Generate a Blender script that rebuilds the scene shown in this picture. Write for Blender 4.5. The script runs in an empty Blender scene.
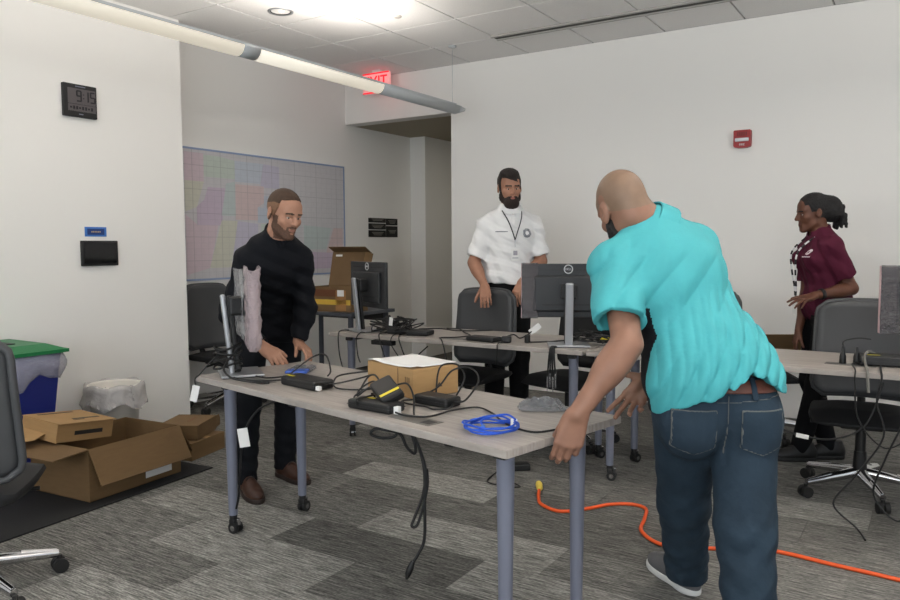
import bpy, bmesh, math, random
import numpy as np
from mathutils import Vector, Matrix, Euler, Quaternion
random.seed(7)
scn = bpy.context.scene
COL = scn.collection
PI = math.pi

# ------------------------------------------------------------------ camera
CAM_H = 1.32
yaw, pitch, roll = math.radians(32.645), math.radians(4.13), math.radians(-0.276)
fwd = Vector((-math.sin(yaw)*math.cos(pitch), math.cos(yaw)*math.cos(pitch), -math.sin(pitch)))
rgt0 = Vector((math.cos(yaw), math.sin(yaw), 0)); up0 = rgt0.cross(fwd)
rgt = rgt0*math.cos(roll) + up0*math.sin(roll); upv = -rgt0*math.sin(roll) + up0*math.cos(roll)
cd = bpy.data.cameras.new('camera'); cam = bpy.data.objects.new('camera', cd); COL.objects.link(cam)
cam.matrix_world = Matrix(((rgt.x, upv.x, -fwd.x, 0), (rgt.y, upv.y, -fwd.y, 0), (rgt.z, upv.z, -fwd.z, CAM_H), (0, 0, 0, 1)))
cd.sensor_fit = 'HORIZONTAL'; cd.sensor_width = 36.0; cd.lens = 36.0*757.6/900.0
cd.clip_start = 0.05
scn.camera = cam

# ------------------------------------------------------------------ light and exposure
vs = scn.view_settings
vs.view_transform = 'Standard'; vs.look = 'None'; vs.gamma = 1.0; vs.use_curve_mapping = False
vs.exposure = -0.10
world = bpy.data.worlds.new('sky'); scn.world = world; world.use_nodes = True
wn = world.node_tree.nodes; wl = world.node_tree.links
bg = wn['Background']; bg.inputs['Color'].default_value = (0.80, 0.89, 1.0, 1); bg.inputs['Strength'].default_value = 1.0

def area(name, loc, rot, sx, sy, power, col):
    d = bpy.data.lights.new(name, 'AREA'); d.shape = 'RECTANGLE'; d.size = sx; d.size_y = sy
    d.energy = power; d.color = col
    o = bpy.data.objects.new(name, d); COL.objects.link(o); o.location = loc; o.rotation_euler = rot
    return o
# daylight entering by the windows of the right wall and of the wall behind the camera
area('window_daylight_right', (2.78, 1.7, 1.75), (0, PI/2+0.36, 0), 1.7, 5.4, 14, (0.93, 0.97, 1.0))
area('window_daylight_rear', (-0.3, -2.78, 1.75), (PI/2+0.36, 0, 0), 5.4, 1.7, 196, (0.92, 0.97, 1.0))

# ------------------------------------------------------------------ materials
def lin(c):
    return tuple(((v/255.0)/12.92 if v/255.0 <= 0.04045 else ((v/255.0+0.055)/1.055)**2.4) for v in c)
def mat(name, rgb, rough=0.6, metal=0.0, var=0.0, vscale=8.0, bump=0.0, bscale=60.0, stretch=(1,1,1), coat=0.0, emit=None, estr=0.0, alpha=1.0, trans=0.0, sheen=0.0, spec=0.5, dist=0.004):
    m = bpy.data.materials.new(name); m.use_nodes = True
    nt = m.node_tree; b = nt.nodes['Principled BSDF']
    c = lin(rgb)
    b.inputs['Base Color'].default_value = (*c, 1)
    b.inputs['Roughness'].default_value = rough; b.inputs['Metallic'].default_value = metal
    b.inputs['Specular IOR Level'].default_value = spec
    if coat: b.inputs['Coat Weight'].default_value = coat
    if sheen: b.inputs['Sheen Weight'].default_value = sheen
    if emit: b.inputs['Emission Color'].default_value = (*lin(emit), 1); b.inputs['Emission Strength'].default_value = estr
    if alpha < 1: b.inputs['Alpha'].default_value = alpha
    if trans: b.inputs['Transmission Weight'].default_value = trans
    if var or bump:
        tc = nt.nodes.new('ShaderNodeTexCoord'); mp = nt.nodes.new('ShaderNodeMapping')
        mp.inputs['Scale'].default_value = stretch
        nt.links.new(tc.outputs['Object'], mp.inputs['Vector'])
    if var:
        n = nt.nodes.new('ShaderNodeTexNoise'); n.inputs['Scale'].default_value = vscale; n.inputs['Detail'].default_value = 4
        nt.links.new(mp.outputs['Vector'], n.inputs['Vector'])
        r = nt.nodes.new('ShaderNodeValToRGB')
        r.color_ramp.elements[0].position = 0.3; r.color_ramp.elements[1].position = 0.7
        r.color_ramp.elements[0].color = (*[v*(1-var) for v in c], 1)
        r.color_ramp.elements[1].color = (*[min(1, v*(1+var)) for v in c], 1)
        nt.links.new(n.outputs['Fac'], r.inputs['Fac']); nt.links.new(r.outputs['Color'], b.inputs['Base Color'])
    if bump:
        n2 = nt.nodes.new('ShaderNodeTexNoise'); n2.inputs['Scale'].default_value = bscale; n2.inputs['Detail'].default_value = 3
        nt.links.new(mp.outputs['Vector'], n2.inputs['Vector'])
        bp = nt.nodes.new('ShaderNodeBump'); bp.inputs['Strength'].default_value = bump; bp.inputs['Distance'].default_value = dist
        nt.links.new(n2.outputs['Fac'], bp.inputs['Height']); nt.links.new(bp.outputs['Normal'], b.inputs['Normal'])
    return m

# ------------------------------------------------------------------ mesh helpers
def rotz(a): return Matrix.Rotation(a, 3, 'Z')
class MB:
    """collects shapes that become ONE mesh object"""
    def __init__(s): s.v = []; s.f = []; s.sm = []; s.mi = []; s.cur = 0
    def add(s, vs, fs, smooth=False):
        o = len(s.v); s.v += [tuple(v) for v in vs]
        for f in fs: s.f.append(tuple(i+o for i in f)); s.sm.append(smooth); s.mi.append(s.cur)
        return s
    def box(s, c, d, rot=None, bev=0.0):
        x, y, z = d[0]/2, d[1]/2, d[2]/2
        if bev <= 0:
            vs = [Vector((a*x, b*y, e*z)) for e in (-1, 1) for b in (-1, 1) for a in (-1, 1)]
            fs = [(0,2,3,1), (4,5,7,6), (0,1,5,4), (2,6,7,3), (0,4,6,2), (1,3,7,5)]
        else:
            bm = bmesh.new(); bmesh.ops.create_cube(bm, size=1.0)
            for v in bm.verts: v.co = Vector((v.co.x*d[0], v.co.y*d[1], v.co.z*d[2]))
            bmesh.ops.bevel(bm, geom=list(bm.edges), offset=min(bev, 0.49*min(d)), segments=2, profile=0.5, affect='EDGES')
            bm.verts.index_update(); vs = [v.co.copy() for v in bm.verts]; fs = [tuple(v.index for v in f.verts) for f in bm.faces]; bm.free()
        if rot is not None:
            R = rot if isinstance(rot, Matrix) else Euler(rot).to_matrix()
            vs = [R @ v for v in vs]
        c = Vector(c)
        return s.add([v+c for v in vs], fs, False)
    def tube(s, pts, r, n=8, cap=True, closed=False):
        pts = [Vector(p) for p in pts]; m = len(pts)
        rr = r if isinstance(r, (list, tuple)) else [r]*m
        tang = []
        for i in range(m):
            a = pts[i-1] if (i > 0 or closed) else pts[i]; b = pts[(i+1) % m] if (i < m-1 or closed) else pts[i]
            t = (b-a); tang.append(t.normalized() if t.length > 1e-9 else Vector((0, 0, 1)))
        ref = Vector((0, 0, 1)) if abs(tang[0].z) < 0.9 else Vector((1, 0, 0))
        nrm = (ref - tang[0]*ref.dot(tang[0])).normalized()
        vs = []; fs = []
        for i in range(m):
            nrm = (nrm - tang[i]*nrm.dot(tang[i]))
            nrm = nrm.normalized() if nrm.length > 1e-6 else tang[i].orthogonal().normalized()
            bn = tang[i].cross(nrm)
            for k in range(n):
                a = 2*PI*k/n; vs.append(pts[i] + (nrm*math.cos(a) + bn*math.sin(a))*rr[i])
        rings = m if closed else m-1
        for i in range(rings):
            j = (i+1) % m
            for k in range(n):
                k2 = (k+1) % n; fs.append((i*n+k, i*n+k2, j*n+k2, j*n+k))
        s.add(vs, fs, True)
        if cap and not closed:
            s.add([vs[k] for k in range(n)], [tuple(reversed(range(n)))], False)
            s.add([vs[(m-1)*n+k] for k in range(n)], [tuple(range(n))], False)
        return s
    def cyl(s, c, r, h, n=24, axis='Z', r2=None):
        c = Vector(c); ax = {'X': Vector((1,0,0)), 'Y': Vector((0,1,0)), 'Z': Vector((0,0,1))}[axis] if isinstance(axis, str) else Vector(axis).normalized()
        return s.tube([c-ax*h/2, c+ax*h/2], [r, r if r2 is None else r2], n)
    def lathe(s, prof, n=24, c=(0,0,0), sx=1.0, sy=1.0):
        c = Vector(c); vs = []; fs = []
        for (r, z) in prof:
            for k in range(n):
                a = 2*PI*k/n; vs.append(c+Vector((r*math.cos(a)*sx, r*math.sin(a)*sy, z)))
        for i in range(len(prof)-1):
            for k in range(n):
                k2 = (k+1) % n; fs.append((i*n+k, i*n+k2, (i+1)*n+k2, (i+1)*n+k))
        return s.add(vs, fs, True)
    def ball(s, c, r, n=12, scale=(1,1,1), rot=None):
        prof = []; vs = []; fs = []; c = Vector(c); m = n//2+1
        for i in range(m+1):
            t = PI*i/m
            for k in range(n):
                a = 2*PI*k/n
                v = Vector((math.sin(t)*math.cos(a)*scale[0], math.sin(t)*math.sin(a)*scale[1], math.cos(t)*scale[2]))*r
                if rot is not None: v = rot @ v
                vs.append(c+v)
        for i in range(m):
            for k in range(n):
                k2 = (k+1) % n; fs.append((i*n+k, (i+1)*n+k, (i+1)*n+k2, i*n+k2))
        return s.add(vs, fs, True)
    def prism(s, poly, z0, z1, frame=None):
        """polygon (list of 2D) extruded between z0 and z1; frame = (origin, ax, ay, az)"""
        n = len(poly)
        vs = [Vector((p[0], p[1], z0)) for p in poly] + [Vector((p[0], p[1], z1)) for p in poly]
        if frame:
            o, ax, ay, az = [Vector(t) for t in frame]
            vs = [o + ax*v.x + ay*v.y + az*v.z for v in vs]
        fs = [tuple(reversed(range(n))), tuple(range(n, 2*n))] + [(k, (k+1) % n, (k+1) % n+n, k+n) for k in range(n)]
        return s.add(vs, fs, False)
    def sheet(s, grid, th=0.0, smooth=True):
        """grid of points [i][j]; thickness along the surface normal gives it two sides"""
        m, n = len(grid), len(grid[0]); P = [[Vector(p) for p in row] for row in grid]
        vs = [p for row in P for p in row]
        fs = [(i*n+j, i*n+j+1, (i+1)*n+j+1, (i+1)*n+j) for i in range(m-1) for j in range(n-1)]
        if th:
            N = []
            for i in range(m):
                for j in range(n):
                    du = P[min(i+1, m-1)][j]-P[max(i-1, 0)][j]; dv = P[i][min(j+1, n-1)]-P[i][max(j-1, 0)]
                    q = dv.cross(du); N.append(q.normalized() if q.length > 1e-12 else Vector((0,0,1)))
            o = len(vs); vs = vs + [v - nn*th for v, nn in zip(vs, N)]
            fs = fs + [tuple(reversed([i+o for i in f])) for f in fs]
            loop = [j for j in range(n)] + [i*n+n-1 for i in range(1, m)] + [(m-1)*n+j for j in range(n-2, -1, -1)] + [i*n for i in range(m-2, 0, -1)]
            for a, b in zip(loop, loop[1:]+loop[:1]): fs.append((b, a, a+o, b+o))
        return s.add(vs, fs, smooth)
    def xf(s, R, t=(0,0,0)):
        t = Vector(t); s.v = [tuple(R @ Vector(v) + t) for v in s.v]; return s
    def mesh(s, name, mats):
        me = bpy.data.meshes.new(name); me.from_pydata(s.v, [], s.f)
        me.polygons.foreach_set('use_smooth', s.sm)
        me.polygons.foreach_set('material_index', s.mi)
        for m in (mats if isinstance(mats, (list, tuple)) else [mats]): me.materials.append(m)
        me.update(); return me
    def build(s, name, mats, parent=None, loc=None, rot=None):
        o = bpy.data.objects.new(name, s.mesh(name, mats)); COL.objects.link(o)
        if parent is not None: o.parent = parent
        if loc is not None: o.location = loc
        if rot is not None: o.rotation_euler = rot
        return o
def spline(pts, sub=6, closed=False):
    P = [Vector(p) for p in pts]; n = len(P); out = []
    rng = range(n if closed else n-1)
    for i in rng:
        p0 = P[(i-1) % n] if (closed or i > 0) else P[0]; p1 = P[i]; p2 = P[(i+1) % n]; p3 = P[(i+2) % n] if (closed or i < n-2) else P[-1]
        for k in range(sub):
            t = k/sub
            out.append(0.5*((2*p1) + (p2-p0)*t + (2*p0-5*p1+4*p2-p3)*t*t + (3*p1-p0-3*p2+p3)*t**3))
    if not closed: out.append(P[-1])
    return out
def tag(o, label=None, cat=None, group=None, kind=None):
    if label: o['label'] = label
    if cat: o['category'] = cat
    if group: o['group'] = group
    if kind: o['kind'] = kind
    return o
def thing(name, label, cat, loc=(0,0,0), rz=0.0, group=None, rot=None):
    o = bpy.data.objects.new(name, None); COL.objects.link(o); o.empty_display_size = 0.1
    o.location = loc; o.rotation_euler = rot if rot is not None else (0, 0, rz)
    return tag(o, label, cat, group)
def copy_tree(o, parent=None):
    c = o.copy(); COL.objects.link(c); c.parent = parent
    for ch in list(o.children): copy_tree(ch, c)
    return c
def share(name, me, parent, loc, rot=(0,0,0), color=None):
    o = bpy.data.objects.new(name, me); COL.objects.link(o); o.parent = parent; o.location = loc; o.rotation_euler = rot
    if color: o.color = color
    return o
def text_mesh(name, body, size, depth, m, parent, loc, rot, align='CENTER', sx=1.0):
    cu = bpy.data.curves.new(name, 'FONT'); cu.body = body; cu.size = size; cu.extrude = depth; cu.align_x = align; cu.align_y = 'CENTER'; cu.resolution_u = 3
    t = bpy.data.objects.new(name, cu); COL.objects.link(t)
    dg = bpy.context.evaluated_depsgraph_get(); dg.update()
    me = bpy.data.meshes.new_from_object(t.evaluated_get(dg)); bpy.data.objects.remove(t)
    for v in me.vertices: v.co.x *= sx
    me.materials.clear(); me.materials.append(m)
    o = bpy.data.objects.new(name, me); COL.objects.link(o); o.parent = parent; o.location = loc; o.rotation_euler = rot
    return o

# ------------------------------------------------------------------ palette
M = {}
M['wall'] = mat('white_wall_paint', (238, 236, 232), 0.85, bump=0.05, bscale=220, spec=0.2)
M['ceil'] = mat('ceiling_tile_white', (238, 236, 234), 0.95, var=0.03, vscale=90, bump=0.25, bscale=320, spec=0.1, dist=0.002)
M['tbar'] = mat('ceiling_grid_metal', (150, 147, 143), 0.6)
M['black'] = mat('black_plastic', (15, 15, 16), 0.5, bump=0.05, bscale=300)
M['cable'] = mat('black_cable_rubber', (10, 10, 11), 0.5)
M['dgrey'] = mat('dark_grey_plastic', (34, 35, 37), 0.5)
M['silver'] = mat('brushed_silver', (176, 178, 182), 0.38, metal=0.75, spec=0.5)
M['chrome'] = mat('chrome', (200, 200, 202), 0.15, metal=1.0)
M['white'] = mat('white_plastic', (226, 226, 224), 0.45)
M['paper'] = mat('white_paper', (236, 235, 232), 0.8)
M['card'] = mat('brown_cardboard', (112, 87, 56), 0.85, var=0.06, vscale=12, bump=0.08, bscale=90, stretch=(1, 1, 6))
M['card2'] = mat('tan_cardboard', (166, 132, 88), 0.85, var=0.05, vscale=12, bump=0.08, bscale=90, stretch=(1, 1, 6))
M['cardin'] = mat('cardboard_inside', (112, 88, 60), 0.9, var=0.06, vscale=12)
M['ink'] = mat('black_ink', (34, 30, 28), 0.7)
M['leg'] = mat('table_leg_grey_paint', (122, 126, 142), 0.4, metal=0.25)
M['rubber'] = mat('black_rubber', (18, 18, 18), 0.6)
M['yellow'] = mat('yellow_sticker', (214, 196, 40), 0.5)
M['blue'] = mat('blue_cable_jacket', (22, 78, 190), 0.45)
M['glass'] = mat('dark_screen_glass', (8, 8, 10), 0.08, spec=0.5)
M['skyglass'] = mat('window_glass', (230, 238, 240), 0.02, trans=1.0)

def wood_top():
    m = bpy.data.materials.new('grey_oak_laminate'); m.use_nodes = True; nt = m.node_tree; b = nt.nodes['Principled BSDF']
    tc = nt.nodes.new('ShaderNodeTexCoord'); mp = nt.nodes.new('ShaderNodeMapping'); mp.inputs['Scale'].default_value = (1.2, 26, 4)
    n = nt.nodes.new('ShaderNodeTexNoise'); n.inputs['Scale'].default_value = 3.0; n.inputs['Detail'].default_value = 6; n.inputs['Roughness'].default_value = 0.65
    r = nt.nodes.new('ShaderNodeValToRGB'); e = r.color_ramp.elements
    e[0].position = 0.28; e[0].color = (*lin((140, 132, 126)), 1); e[1].position = 0.72; e[1].color = (*lin((178, 171, 164)), 1)
    nt.links.new(tc.outputs['Object'], mp.inputs['Vector']); nt.links.new(mp.outputs['Vector'], n.inputs['Vector'])
    nt.links.new(n.outputs['Fac'], r.inputs['Fac']); nt.links.new(r.outputs['Color'], b.inputs['Base Color'])
    b.inputs['Roughness'].default_value = 0.42
    return m
M['wood'] = wood_top()

def carpet():
    m = bpy.data.materials.new('grey_streaked_carpet'); m.use_nodes = True; nt = m.node_tree; b = nt.nodes['Principled BSDF']
    L = nt.links.new
    g = nt.nodes.new('ShaderNodeNewGeometry'); oi = nt.nodes.new('ShaderNodeObjectInfo')
    def noise(scale, stretch, detail=2.0):
        mp = nt.nodes.new('ShaderNodeMapping'); mp.inputs['Scale'].default_value = stretch
        n = nt.nodes.new('ShaderNodeTexNoise'); n.inputs['Scale'].default_value = scale; n.inputs['Detail'].default_value = detail
        L(g.outputs['Position'], mp.inputs['Vector']); L(mp.outputs['Vector'], n.inputs['Vector']); return n
    a = noise(1.0, (9, 130, 1), 3); c = noise(1.0, (60, 260, 1), 2); d = noise(1.0, (1.4, 2.2, 1), 2)
    mx = nt.nodes.new('ShaderNodeMath'); mx.operation = 'MULTIPLY_ADD'; mx.inputs[1].default_value = 0.62
    L(a.outputs['Fac'], mx.inputs[0])
    m2 = nt.nodes.new('ShaderNodeMath'); m2.operation = 'MULTIPLY'; m2.inputs[1].default_value = 0.38; L(c.outputs['Fac'], m2.inputs[0]); L(m2.outputs[0], mx.inputs[2])
    r = nt.nodes.new('ShaderNodeValToRGB'); e = r.color_ramp.elements
    e[0].position = 0.36; e[0].color = (*lin((76, 76, 73)), 1); e[1].position = 0.64; e[1].color = (*lin((176, 174, 168)), 1)
    k = e.new(0.5); k.color = (*lin((126, 125, 121)), 1)
    L(mx.outputs[0], r.inputs['Fac'])
    # pile tone of each plank, set on the plank itself
    mu = nt.nodes.new('ShaderNodeMix'); mu.data_type = 'RGBA'; mu.blend_type = 'MULTIPLY'; mu.inputs['Factor'].default_value = 1.0
    L(r.outputs['Color'], mu.inputs[6]); L(oi.outputs['Color'], mu.inputs[7])
    mv = nt.nodes.new('ShaderNodeMix'); mv.data_type = 'RGBA'; mv.blend_type = 'MULTIPLY'; mv.inputs['Factor'].default_value = 1.0
    r2 = nt.nodes.new('ShaderNodeValToRGB'); r2.color_ramp.elements[0].color = (0.72, 0.72, 0.72, 1); r2.color_ramp.elements[1].color = (1.15, 1.15, 1.15, 1)
    L(d.outputs['Fac'], r2.inputs['Fac']); L(mu.outputs[2], mv.inputs[6]); L(r2.outputs['Color'], mv.inputs[7])
    L(mv.outputs[2], b.inputs['Base Color'])
    b.inputs['Roughness'].default_value = 0.95; b.inputs['Specular IOR Level'].default_value = 0.1
    bp = nt.nodes.new('ShaderNodeBump'); bp.inputs['Strength'].default_value = 0.5; bp.inputs['Distance'].default_value = 0.003
    L(c.outputs['Fac'], bp.inputs['Height']); L(bp.outputs['Normal'], b.inputs['Normal'])
    return m
M['carpet'] = carpet()

# ------------------------------------------------------------------ the room
CEIL = 3.02; X0, X1, Y0, Y1 = -5.24, 2.6, -2.6, 6.17
def struct(name, mb, m, parent=None):
    o = mb.build(name, m, parent)
    if parent is None: o['kind'] = 'structure'
    return o
fl = struct('floor', MB().box(((X0+X1)/2, (Y0+9.0)/2, -0.06), (X1-X0+0.4, 9.0-Y0+0.3, 0.1)), M['rubber'])
# carpet planks: near ones each on their own, laid along x in staggered rows
PW, PLN = 0.305, 0.95
ptile = MB().box((0, 0, 0), (PLN-0.002, PW-0.002, 0.010), bev=0.0).mesh('carpet_plank', M['carpet'])
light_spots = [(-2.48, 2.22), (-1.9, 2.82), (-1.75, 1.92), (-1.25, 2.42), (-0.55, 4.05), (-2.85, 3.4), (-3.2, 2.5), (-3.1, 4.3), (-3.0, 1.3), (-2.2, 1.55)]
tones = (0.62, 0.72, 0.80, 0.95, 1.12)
rest = MB(); count = 0
for j in range(-16, 24):
    yc = 2.07 + PW*(j+0.5)
    if yc > 8.6: continue
    off = {0: -0.04, 1: 0.45, 2: 0.70, 3: 0.22}[j % 4] + 0.13*((j//4) % 3)
    for i in range(-8, 6):
        xc = -2.0 + PLN*(i+0.5) + (off if j != 0 else 0.0)
        if xc < X0-0.3 or xc > X1+0.2 or yc < Y0: continue
        if xc+PLN/2 < -4.9 and yc < 3.6: continue
        if -6.2 < xc < 0.9 and 1.2 < yc < 6.3:
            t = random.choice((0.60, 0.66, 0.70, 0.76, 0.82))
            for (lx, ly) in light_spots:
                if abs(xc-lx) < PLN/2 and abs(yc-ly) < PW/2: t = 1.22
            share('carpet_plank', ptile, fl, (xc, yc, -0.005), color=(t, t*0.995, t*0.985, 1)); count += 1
        else:
            rest.box((xc, yc, -0.005), (PLN-0.002, PW-0.002, 0.010))
ro = rest.build('carpet_plank_field', M['carpet'], fl); ro.color = (0.7, 0.7, 0.69, 1); ro['kind'] = 'stuff'

# ceiling: tiles lying proud of a recessed metal grid
cl = struct('ceiling', MB().box(((X0+X1)/2, (Y0+Y1)/2, CEIL+0.06), (X1-X0+0.3, Y1-Y0+0.3, 0.08)), M['tbar'])
TS = 0.6096
tme = MB().box((0, 0, 0), (TS-0.014, TS-0.014, 0.024)).mesh('ceiling_tile', M['ceil'])
SLOT_Y = Y1-TS
for i in range(14):
    for j in range(15):
        x = -2.50 + TS*(i-5+0.5); y = Y1 - TS*(j+0.5)
        if x-TS/2 < X0-0.35 or x-TS/2 > X1 or y < Y0-0.3: continue
        if x > -3.10 and j == 0: y -= 0.0
        share('ceiling_tile', tme, cl, (x, y, CEIL+0.012))

def wall_with_holes(name, axis, at, th, a0, a1, z0, z1, holes):
    """wall in the plane axis=at; holes = [(a0,a1,z0,z1)] sorted along a"""
    mb = MB()
    def blk(p0, p1, q0, q1):
        if p1-p0 < 1e-4 or q1-q0 < 1e-4: return
        if axis == 'x': mb.box((at+th/2, (p0+p1)/2, (q0+q1)/2), (abs(th), p1-p0, q1-q0))
        else: mb.box(((p0+p1)/2, at+th/2, (q0+q1)/2), (p1-p0, abs(th), q1-q0))
    cur = a0
    for (h0, h1, y0, y1) in holes:
        blk(cur, h0, z0, z1); blk(h0, h1, z0, y0); blk(h0, h1, y1, z1); cur = h1
    blk(cur, a1, z0, z1)
    return struct(name, mb, M['wall'])
AX = -4.86; AY = 3.82
struct('wall_left', MB().box(((AX-5.6)/2, (Y0+AY)/2, CEIL/2), (5.6+AX, AY-Y0, CEIL)), M['wall'])
struct('wall_map_side', MB().box((X0-0.1, (AY+7.33)/2, CEIL/2), (0.2, 7.33-AY, CEIL)), M['wall'])
DX = -3.93; DZ = 2.58
wall_with_holes('wall_back', 'y', Y1, 0.16, X0, X1, 0, CEIL, [(X0, DX, 0, DZ)])
wall_with_holes('wall_right', 'x', X1, 0.16, Y0, Y1, 0, CEIL, [(-0.9, 1.6, 0.9, 2.6), (1.9, 4.4, 0.9, 2.6)])
wall_with_holes('wall_front', 'y', Y0, -0.16, X0-0.2, X1, 0, CEIL, [(-3.0, -0.4, 0.9, 2.6), (-0.2, 2.4, 0.9, 2.6)])
# passage beyond the opening
pm = MB()
pm.box((-5.135, 7.93, 1.29), (0.21, 1.2, DZ)); struct('wall_passage_pier', pm, M['wall'])
M['taupe'] = mat('taupe_wall_paint', (168, 160, 142), 0.8, spec=0.2)
struct('wall_passage_end', MB().box((-4.2, 8.61, DZ/2), (2.4, 0.16, DZ)), M['taupe'])
struct('wall_passage_right', MB().box((-3.0, 7.43, DZ/2), (0.16, 2.2, DZ)), M['taupe'])
struct('ceiling_passage', MB().box((-4.2, 7.43, DZ+0.04), (2.6, 2.2, 0.08)), M['taupe'])
d1 = struct('door_1', MB().box((-3.72, 8.51, 1.08), (0.95, 0.04, 2.16), bev=0.004), mat('olive_brown_door', (112, 106, 86), 0.6))
fr = MB(); 
for x in (-4.23, -3.21): fr.box((x, 8.505, 1.1), (0.06, 0.06, 2.2))
fr.box((-3.72, 8.505, 2.19), (1.08, 0.06, 0.06)); fr.build('door_frame', M['dgrey'], d1)
hd = MB().cyl((-4.1, 8.47, 1.02), 0.026, 0.02, 16, 'Y').tube([(-4.1, 8.45, 1.02), (-4.1, 8.43, 1.02), (-4.0, 8.43, 1.02)], 0.011, 8); hd.build('door_handle', M['chrome'], d1)
area('passage_fill_light', (-3.55, 7.5, DZ-0.03), (0, 0, 0), 0.5, 0.5, 5.0, (1.0, 0.93, 0.78))  # unseen fill light, added to lift the dim passage; no fitting is modelled
# windows: frames and panes in the two openings walls behind and beside the camera
k = 1
for ax, at, spans in (('x', X1+0.08, ((-0.9, 1.6), (1.9, 4.4))), ('y', Y0-0.08, ((-3.0, -0.4), (-0.2, 2.4)))):
    for (a, b) in spans:
        f = MB()
        def bb(p, q, z0, z1):
            if ax == 'x': f.box((at, (p+q)/2, (z0+z1)/2), (0.08, q-p, z1-z0))
            else: f.box(((p+q)/2, at, (z0+z1)/2), (q-p, 0.08, z1-z0))
        bb(a, b, 0.9, 0.95); bb(a, b, 2.55, 2.6); bb(a, a+0.05, 0.95, 2.55); bb(b-0.05, b, 0.95, 2.55); bb((a+b)/2-0.025, (a+b)/2+0.025, 0.95, 2.55)
        struct('window_%d' % k, f, M['silver']); k += 1

# ------------------------------------------------------------------ pendant light with its suspension
def pendant():
    t = thing('pendant_light', 'long slim linear pendant light hung below the ceiling', 'light', (-3.54, 0, 2.46))
    lens = mat('warm_light_diffuser', (240, 236, 226), 0.5, emit=(255, 244, 222), estr=0.5)
    metal = mat('pendant_grey_metal', (186, 190, 192), 0.5, metal=0.1)
    def prof(y0, y1, a0, a1, r, name, m, n=14, taper=1.0):
        mb = MB(); g = []
        for (y, s) in ((y0, 1.0), (y1, taper)):
            g.append([(r*s*math.cos(a0+(a1-a0)*k/n), y, 0.055+0.062*s*math.sin(a0+(a1-a0)*k/n)) for k in range(n+1)])
        mb.sheet(g, 0.003); return mb.build(name, m, t)
    # half-round body: the lower bow is the diffuser, thin metal rails run along both rims
    for (y0, y1) in ((0.4, 3.20), (3.33, 4.55)):
        prof(y0, y1, PI, 2*PI, 0.056, 'diffuser', lens)
        up = MB().box((0, (y0+y1)/2, 0.052), (0.07, y1-y0, 0.004)); up.build('uplight_strip', mat('uplight_led', (255, 250, 240), 0.5, emit=(255, 236, 208), estr=2.0), t)
        d = bpy.data.lights.new('pendant_uplight', 'AREA'); d.shape = 'RECTANGLE'; d.size = 0.07; d.size_y = y1-y0; d.energy = 11.0*(y1-y0); d.color = (1.0, 0.945, 0.88)
        o = bpy.data.objects.new('pendant_uplight', d); COL.objects.link(o); o.parent = t; o.location = (0, (y0+y1)/2, 0.064); o.rotation_euler = (PI, 0, 0)
    prof(3.20, 3.33, PI, 2*PI, 0.058, 'joint_cover', metal)
    prof(4.55, 5.62, PI, 2*PI, 0.056, 'end_housing', metal)
    prof(5.62, 5.76, PI, 2*PI, 0.056, 'end_cap', metal, taper=0.35)
    MB().box((0, 5.1, 0.054), (0.105, 1.1, 0.006)).build('top_plate', metal, t)
    for s in (-1, 1): MB().box((s*0.057, 2.95, 0.056), (0.006, 5.2, 0.016)).build('side_rail', metal, t)
    MB().tube([(0.0, 5.58, 0.05), (0.0, 5.58, 0.552)], 0.0022, 6).build('suspension_wire', M['silver'], t)
    MB().lathe([(0.0, 0.560), (0.035, 0.558), (0.035, 0.545), (0.012, 0.538), (0.0, 0.538)], 16, (0.0, 5.58, 0)).build('ceiling_canopy', metal, t)
    MB().tube([(0.0, 0.9, 0.05), (0.0, 0.9, 0.552)], 0.0022, 6).build('suspension_wire', M['silver'], t)
    return t
p0 = pendant()
# unseen second pendant, added out of view to brighten ceiling and back wall
p1_ = copy_tree(p0); p1_.location = (0.42, -0.2, 2.46); [setattr(c_, 'data', c_.data.copy()) or setattr(c_.data, 'energy', c_.data.energy*2.6) for c_ in p1_.children if c_.type == 'LIGHT']; p1_['label'] = 'added unseen twin pendant light out of view, brightening the ceiling and back wall'

# recessed downlight, sprinkler, slot diffuser, exit sign
t = thing('recessed_downlight', 'round recessed chrome downlight set in the ceiling tile', 'light', (-4.07, 4.09, CEIL))
MB().lathe([(0.092, 0.004), (0.092, -0.006), (0.078, -0.007), (0.074, 0.0), (0.060, 0.02), (0.060, 0.022)], 28).build('trim_ring', M['silver'], t)
MB().lathe([(0.076, -0.003), (0.045, 0.008), (0.0, 0.009)], 28).build('reflector', mat('downlight_reflector', (120, 118, 114), 0.2, metal=0.9), t)
MB().ball((0.01, 0.0, 0.002), 0.022, 12, (1, 1, 0.5)).build('bulb', mat('downlight_bulb', (255, 250, 240), 0.4, emit=(255, 240, 215), estr=1.5), t)
o = MB().lathe([(0.0, 0.001), (0.030, 0.001), (0.030, -0.008), (0.024, -0.012), (0.0, -0.013)], 20).build('sprinkler_cover', mat('sprinkler_white', (196, 190, 184), 0.5), None, (-3.43, 4.65, CEIL)); tag(o, 'small round flat sprinkler cover plate on the ceiling', 'sprinkler')
t = thing('slot_diffuser', 'long narrow linear air slot in the ceiling by the back wall', 'air vent', (0, SLOT_Y, CEIL))
for yy, dd in ((0.052, 0.020), (-0.052, 0.030)): MB().box((-0.32, yy, -0.006), (5.6, dd, 0.016)).build('slot_rail', mat('slot_grey_metal', (168, 166, 162), 0.6), t)
MB().box((-0.32, 0.004, -0.001), (5.6, 0.075, 0.006)).build('slot_throat', mat('slot_dark_metal', (74, 72, 68), 0.7), t)

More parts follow.
